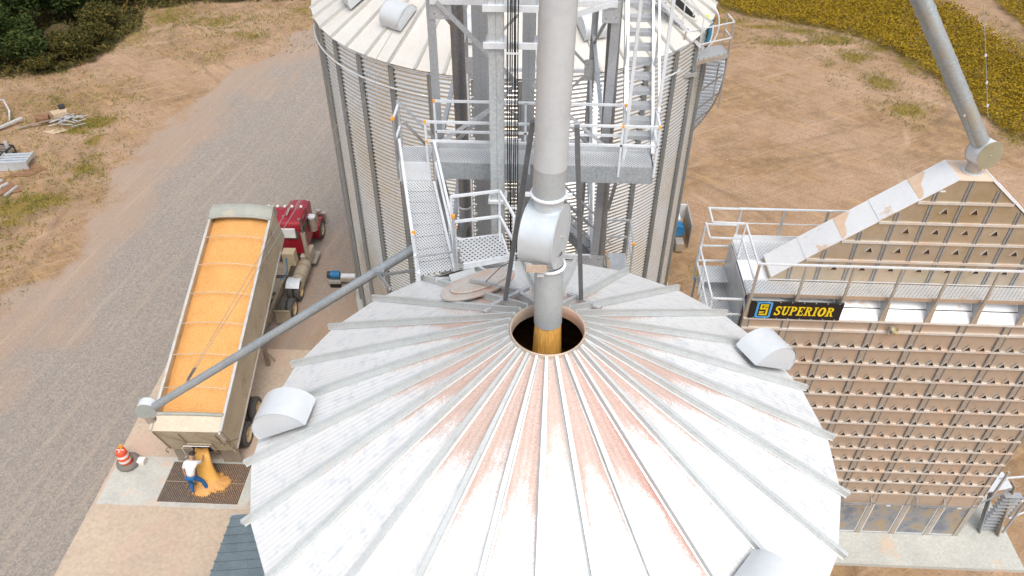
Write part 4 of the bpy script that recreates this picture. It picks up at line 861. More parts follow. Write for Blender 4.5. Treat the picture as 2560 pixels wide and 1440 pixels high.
b = MB(); b.beam(tp(WH+.02, -.4, HB-.4), tp(WH+.02, .35, .1), .03, .05).beam(tp(WH+.02, -.25, .5), tp(WH+.02, .9, .55), .02, .03); b.build('side_linkage', TAND, tl, local=True)
for s in (-1, 1): b = MB(); b.path([tgp(1.22*s, .88, .05), tgp(1.3*s, .9, .14), tgp(1.3*s, 1.05, .14)], .025, 6); b.build('gate_hook', TAND, tl, local=True)
# chassis
FR = surf('frame_dirty', (.3, .24, .17), (.22, .18, .13), .8, .1, 2)
for s in (-1, 1): MB().box(s*.45-.06, s*.45+.06, -.1, 9.3, .95, 1.1).build('chassis_rail', FR, tl, local=True)
for y in (.3, 1.6, 3.2, 5, 6.8, 8.6): MB().box(-.45, .45, y-.05, y+.05, .97, 1.07).build('cross_member', FR, tl, local=True)
MB().box(.75, .9, 5.2, 5.35, .1, 1.0).beam((.82, 5.3, .9), (1.05, 5.5, .15), .06, .06).build('landing_leg', FR, tl, local=True)
b = MB(); b.tube((0, 8.0, 1.1), tp(0, 8.2, -.02), .1, 14); b.build('lift_cylinder', GALV, tl, smooth='auto', local=True)
def wheel(parent, x, y, r=.5, w=.26, out=1, name='wheel'):
    e = bpy.data.objects.new(name, None); COL.objects.link(e); e.parent = parent; e.location = (x, y, r)
    b = MB(); b.lathe([(r*.62, -w/2), (r*.9, -w/2), (r*.98, -w/2+.03), (r, -w/2+.06), (r, w/2-.06), (r*.98, w/2-.03), (r*.9, w/2), (r*.62, w/2)], 36, (0, 0, 0), (1, 0, 0)); b.build('tyre', TIRE, e, smooth=True, local=True)
    d = w/2*out; b = MB(); b.lathe([(r*.63, -d), (r*.63, d), (r*.55, d*.9), (r*.45, d*.2), (r*.2, d*.2), (r*.16, d*.7), (.001, d*.75)], 28, (0, 0, 0), (1, 0, 0)); b.build('rim', HUBM, e, smooth='auto', local=True)
    return e
for y in (1.15, 2.45):
    for s in (-1, 1):
        wheel(tl, s*1.13, y, .5, .26, s); wheel(tl, s*.82, y, .5, .24, s)
    MB().tube((-1.1, y, .5), (1.1, y, .5), .06, 12).build('axle', FR, tl, local=True)
MB().box(-.5, .4, .2, .3, .45, .6).build('rear_bumper', FR, tl, local=True)
for s in (-1, 1): MB().box(s*.88-.36, s*.88+.36, .10, .12, .14, 1.02).build('mud_flap', surf('flap', (.24, .2, .16), (.3, .25, .19)), tl, local=True)
# corn load
ld_ = MB(); nx, ny = 26, 90; P = []
for j in range(ny+1):
    for i in range(nx+1):
        u = -1+2*i/nx; l = .5+(LT-.6)*j/ny
        h = HB-.30+.26*(1-abs(u)**2.2)*min(1, .45+j/ny*2.2)+.05*sin(j/ny*pi*4.0)*(1-abs(u))+.03*mn.noise(Vector((u*2, l*.8, 1)))+.012*mn.noise(Vector((u*14, l*9, 1)))
        h -= .22*math.exp(-(l/1.6)**2); P.append(tp(u*(WH-.035), l, h))
ld_.grid(P, [(j*(nx+1)+i, j*(nx+1)+i+1, (j+1)*(nx+1)+i+1, (j+1)*(nx+1)+i) for j in range(ny) for i in range(nx)])
w_ = [Matrix.Rotation(HZ, 3, 'Z') @ V(p)+TR for p in ld_.v]; ld_.v = [tuple(p) for p in w_]
tag(ld_.build('corn_load', CORN, smooth=True), 'heaped orange corn filling the raised trailer box', 'corn', kind='stuff')
# corn stream from the gate and pile
b = MB(); Pst = []; M_ = 26; path_ = [(-12.13, 17.42, 1.45, .24, .07), (-12.12, 17.3, 1.22, .26, .11), (-12.1, 17.18, .9, .28, .14), (-12.08, 17.1, .6, .31, .18), (-12.05, 17.02, .32, .36, .26), (-12.0, 16.92, .08, .46, .4)]
for x, y, z, rx, ry in path_:
    for k in range(M_):
        a = 2*pi*k/M_; n_ = 1+.14*mn.noise(Vector((cos(a)*3, sin(a)*3, z*2))); Pst.append((x+rx*cos(a)*n_, y+ry*sin(a)*n_, z))
b.grid(Pst, [(j*M_+k, j*M_+(k+1) % M_, (j+1)*M_+(k+1) % M_, (j+1)*M_+k) for j in range(len(path_)-1) for k in range(M_)]+[tuple(range(M_))])
b2 = MB()
tag(b.build('falling_corn', STREAM, smooth=True), 'golden corn gushing out of the trailer gate beside the person', 'corn stream')
b = MB(); P = []; ng = 46
for j in range(ng+1):
    for i in range(ng+1):
        x = -1.0+2.0*i/ng; y = -.85+1.5*j/ng
        a = atan2(y, x); R = .55+.13*sin(a*2+.7)+.16*mn.noise(Vector((cos(a)*2.5, sin(a)*2.5, 3)))
        d = hypot(x, y)/R; h = .26*max(0, 1-d)**.8 if d < 1 else -.06
        P.append((-11.88+x, 16.78+y, .03+h+.012*mn.noise(Vector((x*12, y*12, 0)))))
b.grid(P, [(j*(ng+1)+i, j*(ng+1)+i+1, (j+1)*(ng+1)+i+1, (j+1)*(ng+1)+i) for j in range(ng) for i in range(ng) if max(P[j*(ng+1)+i][2], P[(j+1)*(ng+1)+i+1][2], P[j*(ng+1)+i+1][2], P[(j+1)*(ng+1)+i][2]) > .02])
rk = random.Random(9)
for k in range(420):
    a = rk.uniform(0, 2*pi); d = .45+abs(rk.gauss(0, .28)); x = -11.88+d*1.15*cos(a); y = 16.78+d*.8*sin(a); sz = rk.uniform(.012, .022)
    if -13.6 < x < -10.7 and 16.02 < y < 17.75: b.grid([(x-sz, y-sz, .045), (x+sz, y-sz*.6, .045), (x, y+sz, .045), (x, y, .045+sz)], [(0, 1, 3), (1, 2, 3), (2, 0, 3), (0, 2, 1)])
tag(b.build('corn_pile', CORN, smooth=True), 'loose golden corn spilled on the pit grate under the gate', 'corn', kind='stuff')

# ---------------------------------------------------------------- tractor
RED = surf('red_paint', (.33, .018, .032), (.27, .015, .025), .28, .1, 1.5, fine=.05, stain=(.5, .12, .12), stain_lo=.6, stain_hi=.75)
CHR = surf('dusty_chrome', (.6, .55, .48), (.5, .44, .36), .3, .6, 4); GLS = surf('dark_glass', (.02, .03, .03), rough=.15)
tk = thing('semi_tractor', 'red semi tractor with long hood coupled in front of the raised trailer', 'truck', (TR.x+.05, TR.y, 0), HZ)
def LB(*a): return MB().box(*a)
b = MB(); prof = [(11.95, 1.0), (11.95, 2.75), (12.1, 2.88), (13.0, 2.93), (13.35, 2.85), (13.55, 2.2), (13.6, 1.9), (13.6, 1.0)]
b.prism([(-1.0, y, z) for y, z in prof], (2.0, 0, 0)); cab = b.build('cab', RED, tk, local=True, bevel=.06)
MB().box(-1.06, 1.06, 11.93, 13.45, 2.5, 2.58).build('roof_drip', RED, cab, local=True, bevel=.02)
MB().prism([(-.86, 13.37, 2.78), (.86, 13.37, 2.78), (.86, 13.57, 2.15), (-.86, 13.57, 2.15)], (0, .03, 0)).build('windshield', GLS, cab, local=True)
MB().box(.25, .85, 11.92, 11.945, 1.95, 2.4).box(-.85, -.25, 11.92, 11.945, 1.95, 2.4).build('rear_window', surf('rear_glass', (.06, .09, .07), rough=.2), cab, local=True)
for s in (-1, 1): LB(*(sorted((1.0*s, 1.02*s))), 12.35, 13.2, 2.05, 2.6).build('door_window', GLS, cab, local=True); LB(*(sorted((1.0*s, 1.03*s))), 12.25, 12.28, 1.1, 2.65).build('door_edge', RED, cab, local=True)
for x in (-.8, -.35, 0, .35, .8): MB().box(x-.06, x+.06, 13.15, 13.3, 2.92, 3.0).build('marker_light', surf('lamp', (.9, .8, .7), rough=.3), cab, local=True, bevel=.02)
b = MB(); b.tube((.3, 12.4, 3.0), (.3, 13.0, 3.02), .035, 10, .05); b.tube((.15, 12.3, 2.9), (.15, 12.3, 3.05), .03, 8); b.build('air_horn', CHR, cab, local=True)
b = MB(); P = [(-.62, 13.55, 2.0), (-.3, 13.55, 2.12), (.3, 13.55, 2.12), (.62, 13.55, 2.0)]; Q = [(-.5, 15.5, 1.75), (-.25, 15.5, 1.85), (.25, 15.5, 1.85), (.5, 15.5, 1.75)]
Pb = [(-.62, 13.55, 1.1), (.62, 13.55, 1.1)]; Qb = [(-.5, 15.5, 1.0), (.5, 15.5, 1.0)]
b.grid(P+Q+Pb+Qb, [(0, 1, 5, 4), (1, 2, 6, 5), (2, 3, 7, 6), (0, 4, 10, 8), (3, 9, 11, 7), (4, 5, 6, 7, 11, 10)]); b.build('hood', RED, tk, local=True, bevel=.05)
MB().box(-.012, .012, 13.6, 15.5, 1.9, 2.13).build('hood_seam', RED, tk, local=True) if False else None
MB().beam((0, 13.6, 2.125), (0, 15.48, 1.858), .03, .02).build('hood_strip', CHR, tk, local=True)
MB().box(-.5, .5, 15.5, 15.56, .95, 1.78).build('grille', CHR, tk, local=True); MB().box(-1.15, 1.15, 15.7, 15.9, .45, .85).build('bumper', CHR, tk, local=True, bevel=.03)
for s in (-1, 1):
    b = MB(); nn = 12; P = []
    for k in range(nn+1):
        a = radians(-15+205*k/nn)
        for x in (.6, 1.16): P.append((x*s, 14.75-.64*cos(a), .52+.66*sin(a)))
    b.grid(P, [(2*k, 2*k+1, 2*k+3, 2*k+2) for k in range(nn)]); b.grid([(x*s, y_2, z_2) for x, y_2, z_2 in [(.61, 14.1, .6), (.61, 15.4, .6), (.61, 15.2, 1.15), (.61, 14.3, 1.15)]], [(0, 1, 2, 3)])
    b.build('fender', RED, tk, local=True, smooth=True)
    b = MB(); b.poly([(1.15*s, 14.75-.64*cos(radians(a)), .52+.66*sin(radians(a))) for a in range(0, 181, 12)]+[(1.15*s, 14.75+.54*cos(radians(a)), .52+.54*sin(radians(a))) for a in range(0, 181, 12)]); b.build('fender_lip', RED, tk, local=True)
    wheel(tk, s*1.02, 14.75, .52, .28, s)
    MB().box(*(sorted((.7*s, .98*s))), 15.4, 15.62, .95, 1.2).build('headlight', CHR, tk, local=True, bevel=.03)
    b = MB(); b.tube((1.14*s, 11.75, 1.0), (1.14*s, 11.75, 2.45), .11, 18); st_ = b.build('exhaust_stack', CHR, tk, smooth='auto', local=True)
    b = MB(); b.path([(1.14*s, 11.75, 2.4), (1.14*s, 11.75, 3.1), (1.14*s, 11.68, 3.3), (1.14*s, 11.6, 3.36)], .055, 12); b.build('exhaust_tip', surf('pipe_tip', (.25, .24, .23), metal=.6, rough=.35), st_, smooth='auto', local=True)
    b = MB(); b.tube((1.16*s, 13.35, 1.5), (1.16*s, 13.35, 2.25), .2, 20); ac = b.build('air_cleaner', CHR, tk, smooth='auto', local=True); b = MB(); b.tube((1.16*s, 13.35, 2.25), (1.16*s, 13.35, 2.34), .21, 20); b.build('cleaner_cap', WHITEM, ac, smooth='auto', local=True)
    b = MB(); b.tube((1.0*s, 9.95, .75), (1.0*s, 11.45, .75), .33, 24); ft = b.build('fuel_tank', surf('fuel_tank', (.5, .43, .32), (.42, .35, .25), .4, .4, 3), tk, smooth='auto', local=True)
    for y in (10.35, 11.1): b = MB(); b.lathe([(.335, -.025), (.345, 0), (.335, .025)], 24, (1.0*s, y, .75), (0, 1, 0)); b.build('tank_strap', FR, ft, local=True)
    MB().box(*(sorted((.78*s, 1.22*s))), 11.7, 12.7, .55, 1.05).build('battery_box', surf('box_tan', (.5, .43, .33), (.4, .34, .25)), tk, local=True, bevel=.02)
    MB().box(*(sorted((1.1*s, 1.4*s))), 12.0, 13.0, .38, .42).build('side_step', CHR, tk, local=True)
    b = MB(); b.beam((1.1*s, 13.3, 2.5), (1.45*s, 13.45, 2.4), .02, .02); b.box(*(sorted((1.38*s, 1.46*s))), 13.35, 13.5, 1.95, 2.5); b.build('side_mirror', FR, tk, local=True)
    for y in (8.55, 9.85 if False else 9.87):
        wheel(tk, s*1.08, y-.05, .5, .26, s); wheel(tk, s*.76, y-.05, .5, .26, s)
    b = MB(); P = []
    for k in range(6):
        a = radians(35+100*k/5)
        for x in (.6, 1.24): P.append((x*s, 9.85+.6*cos(a), .5+.6*sin(a)))
    b.grid(P, [(2*k, 2*k+1, 2*k+3, 2*k+2) for k in range(5)]); b.build('wheel_cover', GALVB, tk, smooth=True, local=True)
    MB().box(*(sorted((.55*s, 1.24*s))), 7.75, 7.77, .25, 1.0).beam((.5*s, 7.76, 1.0), (1.26*s, 7.76, 1.0), .06, .05).build('mud_flap', TAND, tk, local=True)
    MB().box(*(sorted((.36*s, .46*s))), 7.2, 15.3, .72, .98).build('frame_rail', FR, tk, local=True)
for y in (8.0, 8.9, 9.6, 10.6, 11.4): MB().box(-.4, .4, y-.06, y+.06, .75, .9).build('cross_member', FR, tk, local=True)
MB().box(-.45, .45, 9.0, 10.0, 1.0, 1.08).build('fifth_wheel', TAND, tk, local=True, bevel=.02); MB().box(-.5, .5, 10.3, 11.2, .98, 1.02).build('deck_plate', TAND, tk, local=True)
MB().box(.15, .75, 11.0, 11.5, 1.0, 1.75).build('hydraulic_tank', surf('tank_tan', (.52, .42, .28), (.44, .36, .24)), tk, local=True, bevel=.03)
MB().box(.1, .75, 11.8, 11.9, 2.1, 2.6).build('headache_panel', WHITEM, tk, local=True)
b = MB(); b.path([(.35, 11.0, 1.5), (.45, 10.6, 1.15), (.5, 10.1, 1.2), (.4, 9.6, 1.3)], .025, 6); b.build('air_hose', BLUE, tk, local=True, smooth=True)

# ---------------------------------------------------------------- traffic drum, tyre, block, shed
ORD = surf('drum_orange', (.75, .09, .03), (.62, .08, .03), .5, 0, 3); WH_ = surf('drum_white', (.8, .74, .7), rough=.5)
q = thing('traffic_barrel', 'orange and white striped traffic barrel standing in an old tyre', 'traffic barrel', (-15.45, 17.6, .03))
q.scale = (.85, .85, .82)
zz = [0, .08, .3, .45, .6, .75, .95, 1.0]; rr2 = [.3, .3, .275, .265, .25, .24, .22, .1]
for i in range(7):
    b = MB(); b.lathe([(rr2[i], zz[i]), (rr2[i+1], zz[i+1])], 32); b.build('stripe' if i in (2, 4) else 'shell', WH_ if i in (2, 4) else ORD, q, smooth=True, local=True)
b = MB(); b.lathe([(.1, 1.0), (.001, 1.0)], 20); b.build('top_cap', ORD, q, local=True)
MB().box(-.02, .02, -.16, .16, 1.0, 1.02).box(-.16, .16, -.02, .02, 1.0, 1.02).build('top_strap', WH_, q, local=True)
b = MB(); b.tube((.06, .05, 1.02), (.06, .05, 1.12), .05, 12); b.tube((.06, .02, 1.2), (.06, .09, 1.2), .09, 16); b.build('beacon', surf('amber', (.9, .35, .02), rough=.25), q, smooth='auto', local=True)
b = MB(); b.lathe([(.31+.12*cos(a), .13+.12*sin(a)) for a in np.linspace(0, 2*pi, 17)], 40, (-15.35, 17.58, .03)); tag(b.build('old_tyre', surf('old_tyre', (.15, .14, .13), (.2, .17, .14), .9), smooth=True), 'worn dark tyre lying flat around the traffic barrel base', 'tyre')
tag(MB().box(-15.0, -14.72, 17.5, 17.78, .03, .27).build('concrete_block', WH_, bevel=.03), 'small white block beside the traffic barrel', 'block')
q = thing('lean_to_shed', 'dark grey ribbed metal shed roof tucked against the near bin', 'shed', (-7.5, 13, 0))
SHM = surf('shed_metal', (.2, .25, .27), (.16, .2, .22), .45, .35, 2, stain=(.4, .4, .38), stain_sc=9, stain_lo=.66, stain_hi=.72, fine=.2)
b = MB(); b.prism([(-9.38, 6.0, 3.0), (-5.0, 6.0, 3.9), (-5.0, 13.6, 3.9), (-9.38, 13.6, 3.0)], (0, 0, .05)); b.build('roof', SHM, q)
b = MB()
for k in range(26):
    y = 6.1+k*.295; b.beam((-9.4, y, 3.07), (-5.0, y, 3.97), .04, .03)
b.build('roof_rib', SHM, q)
MB().box(-9.2, -9.1, 6.2, 13.4, 0.03, 3.0).box(-9.1, -5, 13.3, 13.4, .03, 3.0).build('wall', SHM, q); MB().box(-9.42, -5.1, 13.58, 13.64, 2.92, 3.06).build('gutter', GALV, q)

# ---------------------------------------------------------------- dryer
DX0, DX1, DY = 5.66, 15.06, 15.79; BAY = 1.185; XC = 10.4
DW = surf('dryer_wall', (.5, .4, .31), (.44, .355, .28), .42, .35, .35, fine=.05, stain=(.54, .4, .3), stain_sc=.5, stain_lo=.45, stain_hi=.7)  # reflection of the tan ground put into the base colour, along with dust tint
DWU = surf('dryer_upper_wall', (.42, .33, .2), (.5, .43, .35), .36, .5, .5, fine=.05, stain=(.55, .42, .3), stain_sc=.7, stain_lo=.5, stain_hi=.72)
FLG = surf('row_flange', (.64, .61, .57), (.55, .51, .46), .45, .2, 1.5, stain=(.62, .47, .36), stain_sc=1.3, stain_lo=.5, stain_hi=.66)
dr = thing('grain_dryer', 'large tan grain dryer wall with rows of triangular holes right of the near bin', 'grain dryer', (XC, 17, 0))
BYB = 18.35
MB().box(DX0+.02, DX1-.02, DY+.02, BYB, 1.92, 10.15).build('wall', DW, dr)
ROWS = [2.5, 3.09, 3.64, 4.2, 4.78, 5.36, 5.98, 6.61, 7.24, 7.88, 8.52, 9.14, 9.78]
COLS = [XC+BAY*k for k in range(-4, 5)]
TRM_ = surf('hole_dark', (.02, .013, .007), (.07, .04, .012), .9)
for z in ROWS: MB().box(DX0, DX1, DY-.045, DY+.02, z-.03, z+.035).build('row_flange', FLG, dr)
COLM = surf('column_metal', (.47, .39, .31), (.42, .36, .3), .45, .4, 1)
for x in COLS:
    x = min(max(x, DX0+.09), DX1-.09)
    b = MB(); b.box(x-.085, x+.085, DY-.012, DY+.02, 1.9, 10.15); o = b.build('wall_column', COLM, dr)
    MB().box(x-.1, x-.078, DY-.03, DY+.02, 1.9, 10.15).box(x+.078, x+.1, DY-.03, DY+.02, 1.9, 10.15).build('column_lip', GALVD, o)
# triangular duct ends: open wedge hoods standing off the wall
def tri(b, z, x, Y, w, h):
    b.mi = 0; b.poly([(x-w/2, Y-.034, z), (x+w/2, Y-.034, z), (x+.012, Y-.034, z+h)])
    b.mi = 1; b.prism([(x-w/2-.012, Y-.05, z), (x-w/2, Y-.05, z), (x+.012, Y-.05, z+h), (x+.012, Y-.05, z+h+.014)], (0, .05, 0)); b.prism([(x+w/2+.016, Y-.05, z), (x+.012, Y-.05, z+h+.014), (x+.012, Y-.05, z+h), (x+w/2, Y-.05, z)], (0, .05, 0))
rest = MB()
def tri_row(z, xs, Y, one, w=.18, h=.155):
    for x in xs:
        if one: b = MB(); tri(b, z, x, Y, w, h); b.build('duct_opening', [TRM_, FLG], dr)
        else: tri(rest, z, x, Y, w, h)
for z in ROWS[:-1]:
    xs = [XC+BAY/3*k for k in range(-12, 13) if DX0+.1 < XC+BAY/3*k < DX1-.15]; tri_row(z+.06, xs, DY, z > 7.5 and z < 9.5)
# lower band, legs, screens
MB().box(DX0, DX1, DY-.02, DY+.02, 1.92, 2.45).build('lower_band', DW, dr)
MB().box(DX0, DX1, DY-.03, DY+.01, 1.88, 1.92).build('lower_lintel', GALVD, dr)
for x0 in (11.0, 13.4): MB().box(x0-.45, x0+.45, DY-.2, DY-.17, 2.02, 2.05).box(x0-.45, x0+.45, DY-.2, DY-.17, 2.12, 2.14).beam((x0-.45, DY-.2, 2.03), (x0-.45, DY-.02, 2.3), .03, .03).beam((x0+.45, DY-.2, 2.03), (x0+.45, DY-.02, 2.3), .03, .03).build('lifting_bar', GALVD, dr)
SCR = None
def screen_mat():
    m, t, b = nt('screen'); co = coord(t); se = t.nodes.new('ShaderNodeSeparateXYZ'); t.links.new(co, se.inputs[0])
    f = mth(t, 'FRACT', mth(t, 'MULTIPLY', se.outputs[0], 22)); n = nz(t, co, 1.5, 3)
    c = ramp(t, n, [(.35, (.06, .08, .15)), (.5, (.22, .23, .26)), (.6, (.4, .26, .1)), (.75, (.13, .15, .2))])
    c = mix(t, mth(t, 'LESS_THAN', f, .35), c, (.38, .38, .36)); t.links.new(c, b.inputs['Base Color']); b.inputs['Roughness'].default_value = .5; b.inputs['Metallic'].default_value = .2; return m
SCR = screen_mat()
for i in range(8):
    x0, x1 = COLS[i]+.09, min(COLS[i+1]-.09, DX1-.1)
    e = MB().box(x0+.04, x1-.04, DY+.0, DY+.01, .24, 1.86).build('screen_panel', SCR, dr)
    b = MB(); b.box(x0, x0+.04, DY-.01, DY+.02, .2, 1.88).box(x1-.04, x1, DY-.01, DY+.02, .2, 1.88).box(x0+.04, x1-.04, DY-.01, DY+.02, 1.84, 1.88).box(x0+.04, x1-.04, DY-.01, DY+.02, .2, .24); b.build('screen_frame', GALVB, e)
    MB().box(x0+.42, x0+.56, DY-.016, DY-.01, 1.76, 1.83).build('label_plate', WHITEM, e)
for x in COLS:
    x = min(max(x, DX0+.09), DX1-.09); MB().box(x-.085, x+.085, DY-.03, DY+.05, .15, 2.02).build('door_post', GALVT, dr)
MB().box(DX0+.02, DX1-.02, DY+.3, BYB, .15, 1.92).build('base_core', surf('base_core', (.25, .24, .2), (.3, .22, .12)), dr)
# slope from lower wall back to upper wall
WHS = surf('white_slope', (.8, .81, .83), (.74, .76, .78), .4, .2, .6, stain=(.62, .44, .3), stain_sc=1.1, stain_lo=.58, stain_hi=.68)
UY, UYB = 16.5, 17.37
MB().prism([(DX0, DY+.02, 10.15), (DX1, DY+.02, 10.15), (DX1, UY, 10.85), (DX0, UY, 10.85)], (0, 0, .02)).build('front_slope', WHS, dr)
MB().prism([(DX0, BYB, 10.15), (DX0, UYB, 10.85), (DX1, UYB, 10.85), (DX1, BYB, 10.15)], (0, 0, .02)).build('rear_slope', WHS, dr)
b = MB(); b.poly([(DX0+.03, DY+.03, 10.15), (DX0+.03, UY, 10.85), (DX0+.03, UYB, 10.85), (DX0+.03, BYB, 10.15)]); b.build('end_gable', GALV, dr)
b = MB(); b.path([(DX0+2.4+k*.35, 16.02+.03*mn.noise(Vector((k, 0, 0))), 10.42+.02*mn.noise(Vector((0, k, 0)))) for k in range(22)], .012, 5); b.build('slope_cable', DARK, dr)
MB().box(DX0, DX1, DY-.05, DY+.03, 10.13, 10.17).build('eave_flange', FLG, dr)
# upper trapezoid wall + cover
ZT = 14.21; XT0, XT1 = 10.21, 11.0; xb0, zb0 = 6.35, 11.02; xb1 = 2*10.605-6.35
up_ = [(xb0, zb0), (xb0, 10.86), (xb1, 10.86), (xb1, zb0), (XT1, ZT), (XT0, ZT)]
MB().prism([(x, UY, z) for x, z in up_], (0, UYB-UY, 0)).build('upper_wall', DWU, dr)
UC = surf('upper_cover', (.82, .83, .84), (.76, .77, .79), .4, .15, .8, stain=(.7, .54, .42), stain_sc=.9, stain_lo=.6, stain_hi=.66)
segs = 5; ov = .035
for s in range(segs):
    t0, t1 = s/segs, (s+1)/segs
    pA = V(xb0+(XT0-xb0)*t0, UY-ov, zb0+(ZT-zb0)*t0+.02); pB = V(xb0+(XT0-xb0)*t1, UY-ov, zb0+(ZT-zb0)*t1+.02); d = (pB-pA).normalized()
    lift = .012*(s % 2)
    MB().prism([pA+V(0, 0, lift), pB+V(0, 0, lift), pB+V(0, UYB-UY+2*ov, lift), pA+V(0, UYB-UY+2*ov, lift)], (-.02*.6, 0, .025)).build('cover_panel', UC, dr)
    q0 = V(2*10.605-pA.x, pA.y, pA.z); q1 = V(2*10.605-pB.x, pB.y, pB.z)
    MB().prism([q1+V(0, 0, lift), q0+V(0, 0, lift), q0+V(0, UYB-UY+2*ov, lift), q1+V(0, UYB-UY+2*ov, lift)], (.012, 0, .025)).build('cover_panel', UC, dr)
    # drifted dust below each joint
DUSTC = surf('settled_dust', (.66, .47, .33), (.72, .54, .4), .9, 0, 5)
for s in (1, 2, 3, 4):
    t_ = s/segs; c = V(xb0+(XT0-xb0)*t_, 0, zb0+(ZT-zb0)*t_); d = V(XT0-xb0, 0, ZT-zb0).normalized(); w = UYB-UY; P = []
    pr = [(0, .02), (0, .98), (.05, .97), (.10, .9), (.14, .7), (.16, .45), (.26, .25), (.34, .08), (.30, .02)]
    P = [c+d*(a+.01)*1.3+V(0, UY-ov+(w+2*ov)*(1-v), .066) for a, v in pr]
    b = MB(); b.poly(P[::-1]); b.build('dust_drift', DUSTC, dr)
MB().box(XT0-.01, XT1+.01, UY-ov, UYB+ov, ZT, ZT+.03).build('top_plate', surf('dusty_top', (.72, .58, .46), (.66, .5, .38), .7, .05, 2), dr)
for i, z in enumerate((13.55, 12.92, 12.29, 11.66)):
    f = (z-zb0)/(ZT-zb0); x0 = xb0+(XT0-xb0)*f; x1 = 2*10.605-x0; MB().box(x0+.02, x1-.02, UY-.04, UY, z-.04, z+.03).build('row_flange', FLG, dr)
UCX = [10.55+.745*k for k in range(-6, 7)]
for x in UCX:
    f = min(abs(x-10.605)-.395, 99); zt = ZT if f <= 0 else ZT-f*(ZT-zb0)/(XT0-xb0)
    if zt < 11.2: continue
    o = MB().box(x-.055, x-.02, UY-.022, UY, 10.9, zt-.03).box(x+.02, x+.055, UY-.022, UY, 10.9, zt-.03).build('wall_column', GALVD, dr)
for zb, lo, hi in ((13.24, 0, 1), (12.61, -1, 2), (11.98, -2, 3), (11.36, -3, 3)):
    tri_row(zb, [10.17+.745*k for k in range(lo, hi+1)], UY, True, .19, .16)
tag(rest.build('duct_opening', [TRM_, FLG], dr), kind='stuff')
MB().box(9.87, 10.0, UY-.012, UY, 13.86, 13.9).build('label_plate', WHITEM, dr)
# walkways
fw = thing('dryer_walkway', 'long perforated walkway with railing along the dryer front above the black sign', 'walkway', (XC, 16.1, 10.9))
MB().box(DX0, DX1+.3, DY+.13, UY-.03, 10.88, 10.91).build('deck', PD, fw); MB().box(DX0, DX1+.3, DY+.11, DY+.13, 10.80, 10.92).build('edge_beam', surf('edge_tan', (.5, .38, .28), (.44, .34, .26), .5, .3), fw)
BRK = surf('bracket_tan', (.46, .38, .29), (.4, .33, .26), .5, .3, 2)
RP = [5.72, 6.93, 8.14, 9.36, 10.57, 11.79, 13.0, 14.2]
for i, x in enumerate(RP):
    MB().prism([(x-.085, DY-.02, 10.16), (x+.085, DY-.02, 10.16), (x+.03, DY-.02, 10.95), (x-.03, DY-.02, 10.95)], (0, .03, 0)).build('bracket_plate', BRK, fw)
    MB().prism([(x-.03, DY, 10.16), (x-.03, DY, 10.9), (x-.03, UY-.1, 10.85)], (.02, 0, 0)).build('bracket_fin', GALV, fw)
    MB().box(x-.03, x+.03, DY-.03, DY+.02, 10.9, 12.0).build('rail_post', GALVT, fw)
MB().box(DX0, DX1+.3, DY-.035, DY+.025, 11.99, 12.03).build('handrail', GALVB, fw); MB().box(DX0, DX1+.3, DY-.01, DY+.01, 11.50, 11.52).build('mid_rail', GALVB, fw)
bw = thing('dryer_walkway', 'walkway with railing along the back of the dryer behind the white sloped cover', 'walkway', (XC, 17.9, 10.9))
MB().box(DX0, DX1, UYB+.03, 18.25, 10.88, 10.91).build('deck', PD, bw); MB().box(DX0, DX1, 18.25, 18.27, 10.8, 11.12).build('toe_board', GALVB, bw)
for x in RP: MB().box(x-.03, x+.03, 18.27, 18.32, 10.5, 12.0).build('rail_post', GALV, bw)
MB().box(DX0, DX1, 18.26, 18.32, 11.99, 12.03).build('handrail', GALVB, bw); MB().box(DX0, DX1, 18.29, 18.31, 11.50, 11.52).build('mid_rail', GALVB, bw)
el = thing('dryer_landing', 'railed corner landing joining both dryer walkways at the left end', 'landing', (5.2, 17, 10.9))
MB().box(DX0-.02, 6.36, DY+.13, 18.25, 10.84, 10.87).build('deck', UC, el)
MB().box(4.8, DX0-.02, 17.55, 18.3, 9.9, 9.93).build('side_deck', PD, el)
rail(el, [(4.8, 18.29, 10.95), (4.8, 17.57, 10.95), (5.7, 17.55, 10.95), (5.68, 15.8, 10.95)], (1.07, .55), [(4.8, 18.29, 10.3), (4.8, 17.57, 9.6), (5.7, 17.55, 10.9)], .045)
rail(el, [(4.8, 18.29, 10.95), (5.68, 18.29, 10.95)], (1.05, .5), [], .045)
lo_ = thing('lower_landing', 'lower perforated landing with railing left of the dryer sign', 'landing', (5.2, 17, 9.5))
MB().box(4.82, 5.62, 15.9, 18.3, 9.48, 9.51).build('deck', PD, lo_)
rail(lo_, [(4.78, 18.4, 9.5), (4.78, 16.02, 9.5), (5.66, 16.02, 9.5)], (1.1, .55), [(4.78, 18.4, 9.5), (4.78, 17.2, 9.5), (4.78, 16.02, 9.4)], .045)
rail(lo_, [(4.78, 18.4, 9.5), (5.66, 18.4, 9.5)], (1.1, .55), [], .045)
MB().box(5.6, 5.64, 16.0, 18.3, 9.5, 10.8).build('side_plate', GALV, lo_)
MB().box(4.8, 4.86, 15.95, 16.0, .15, 9.45).box(4.8, 4.86, 18.3, 18.36, .15, 9.45).build('support_post', GALV, lo_)
MB().beam((5.35, 17.3, 9.5), (5.6, 15.9, 4.0), .1, .25).build('ladder_channel', BRK, lo_)
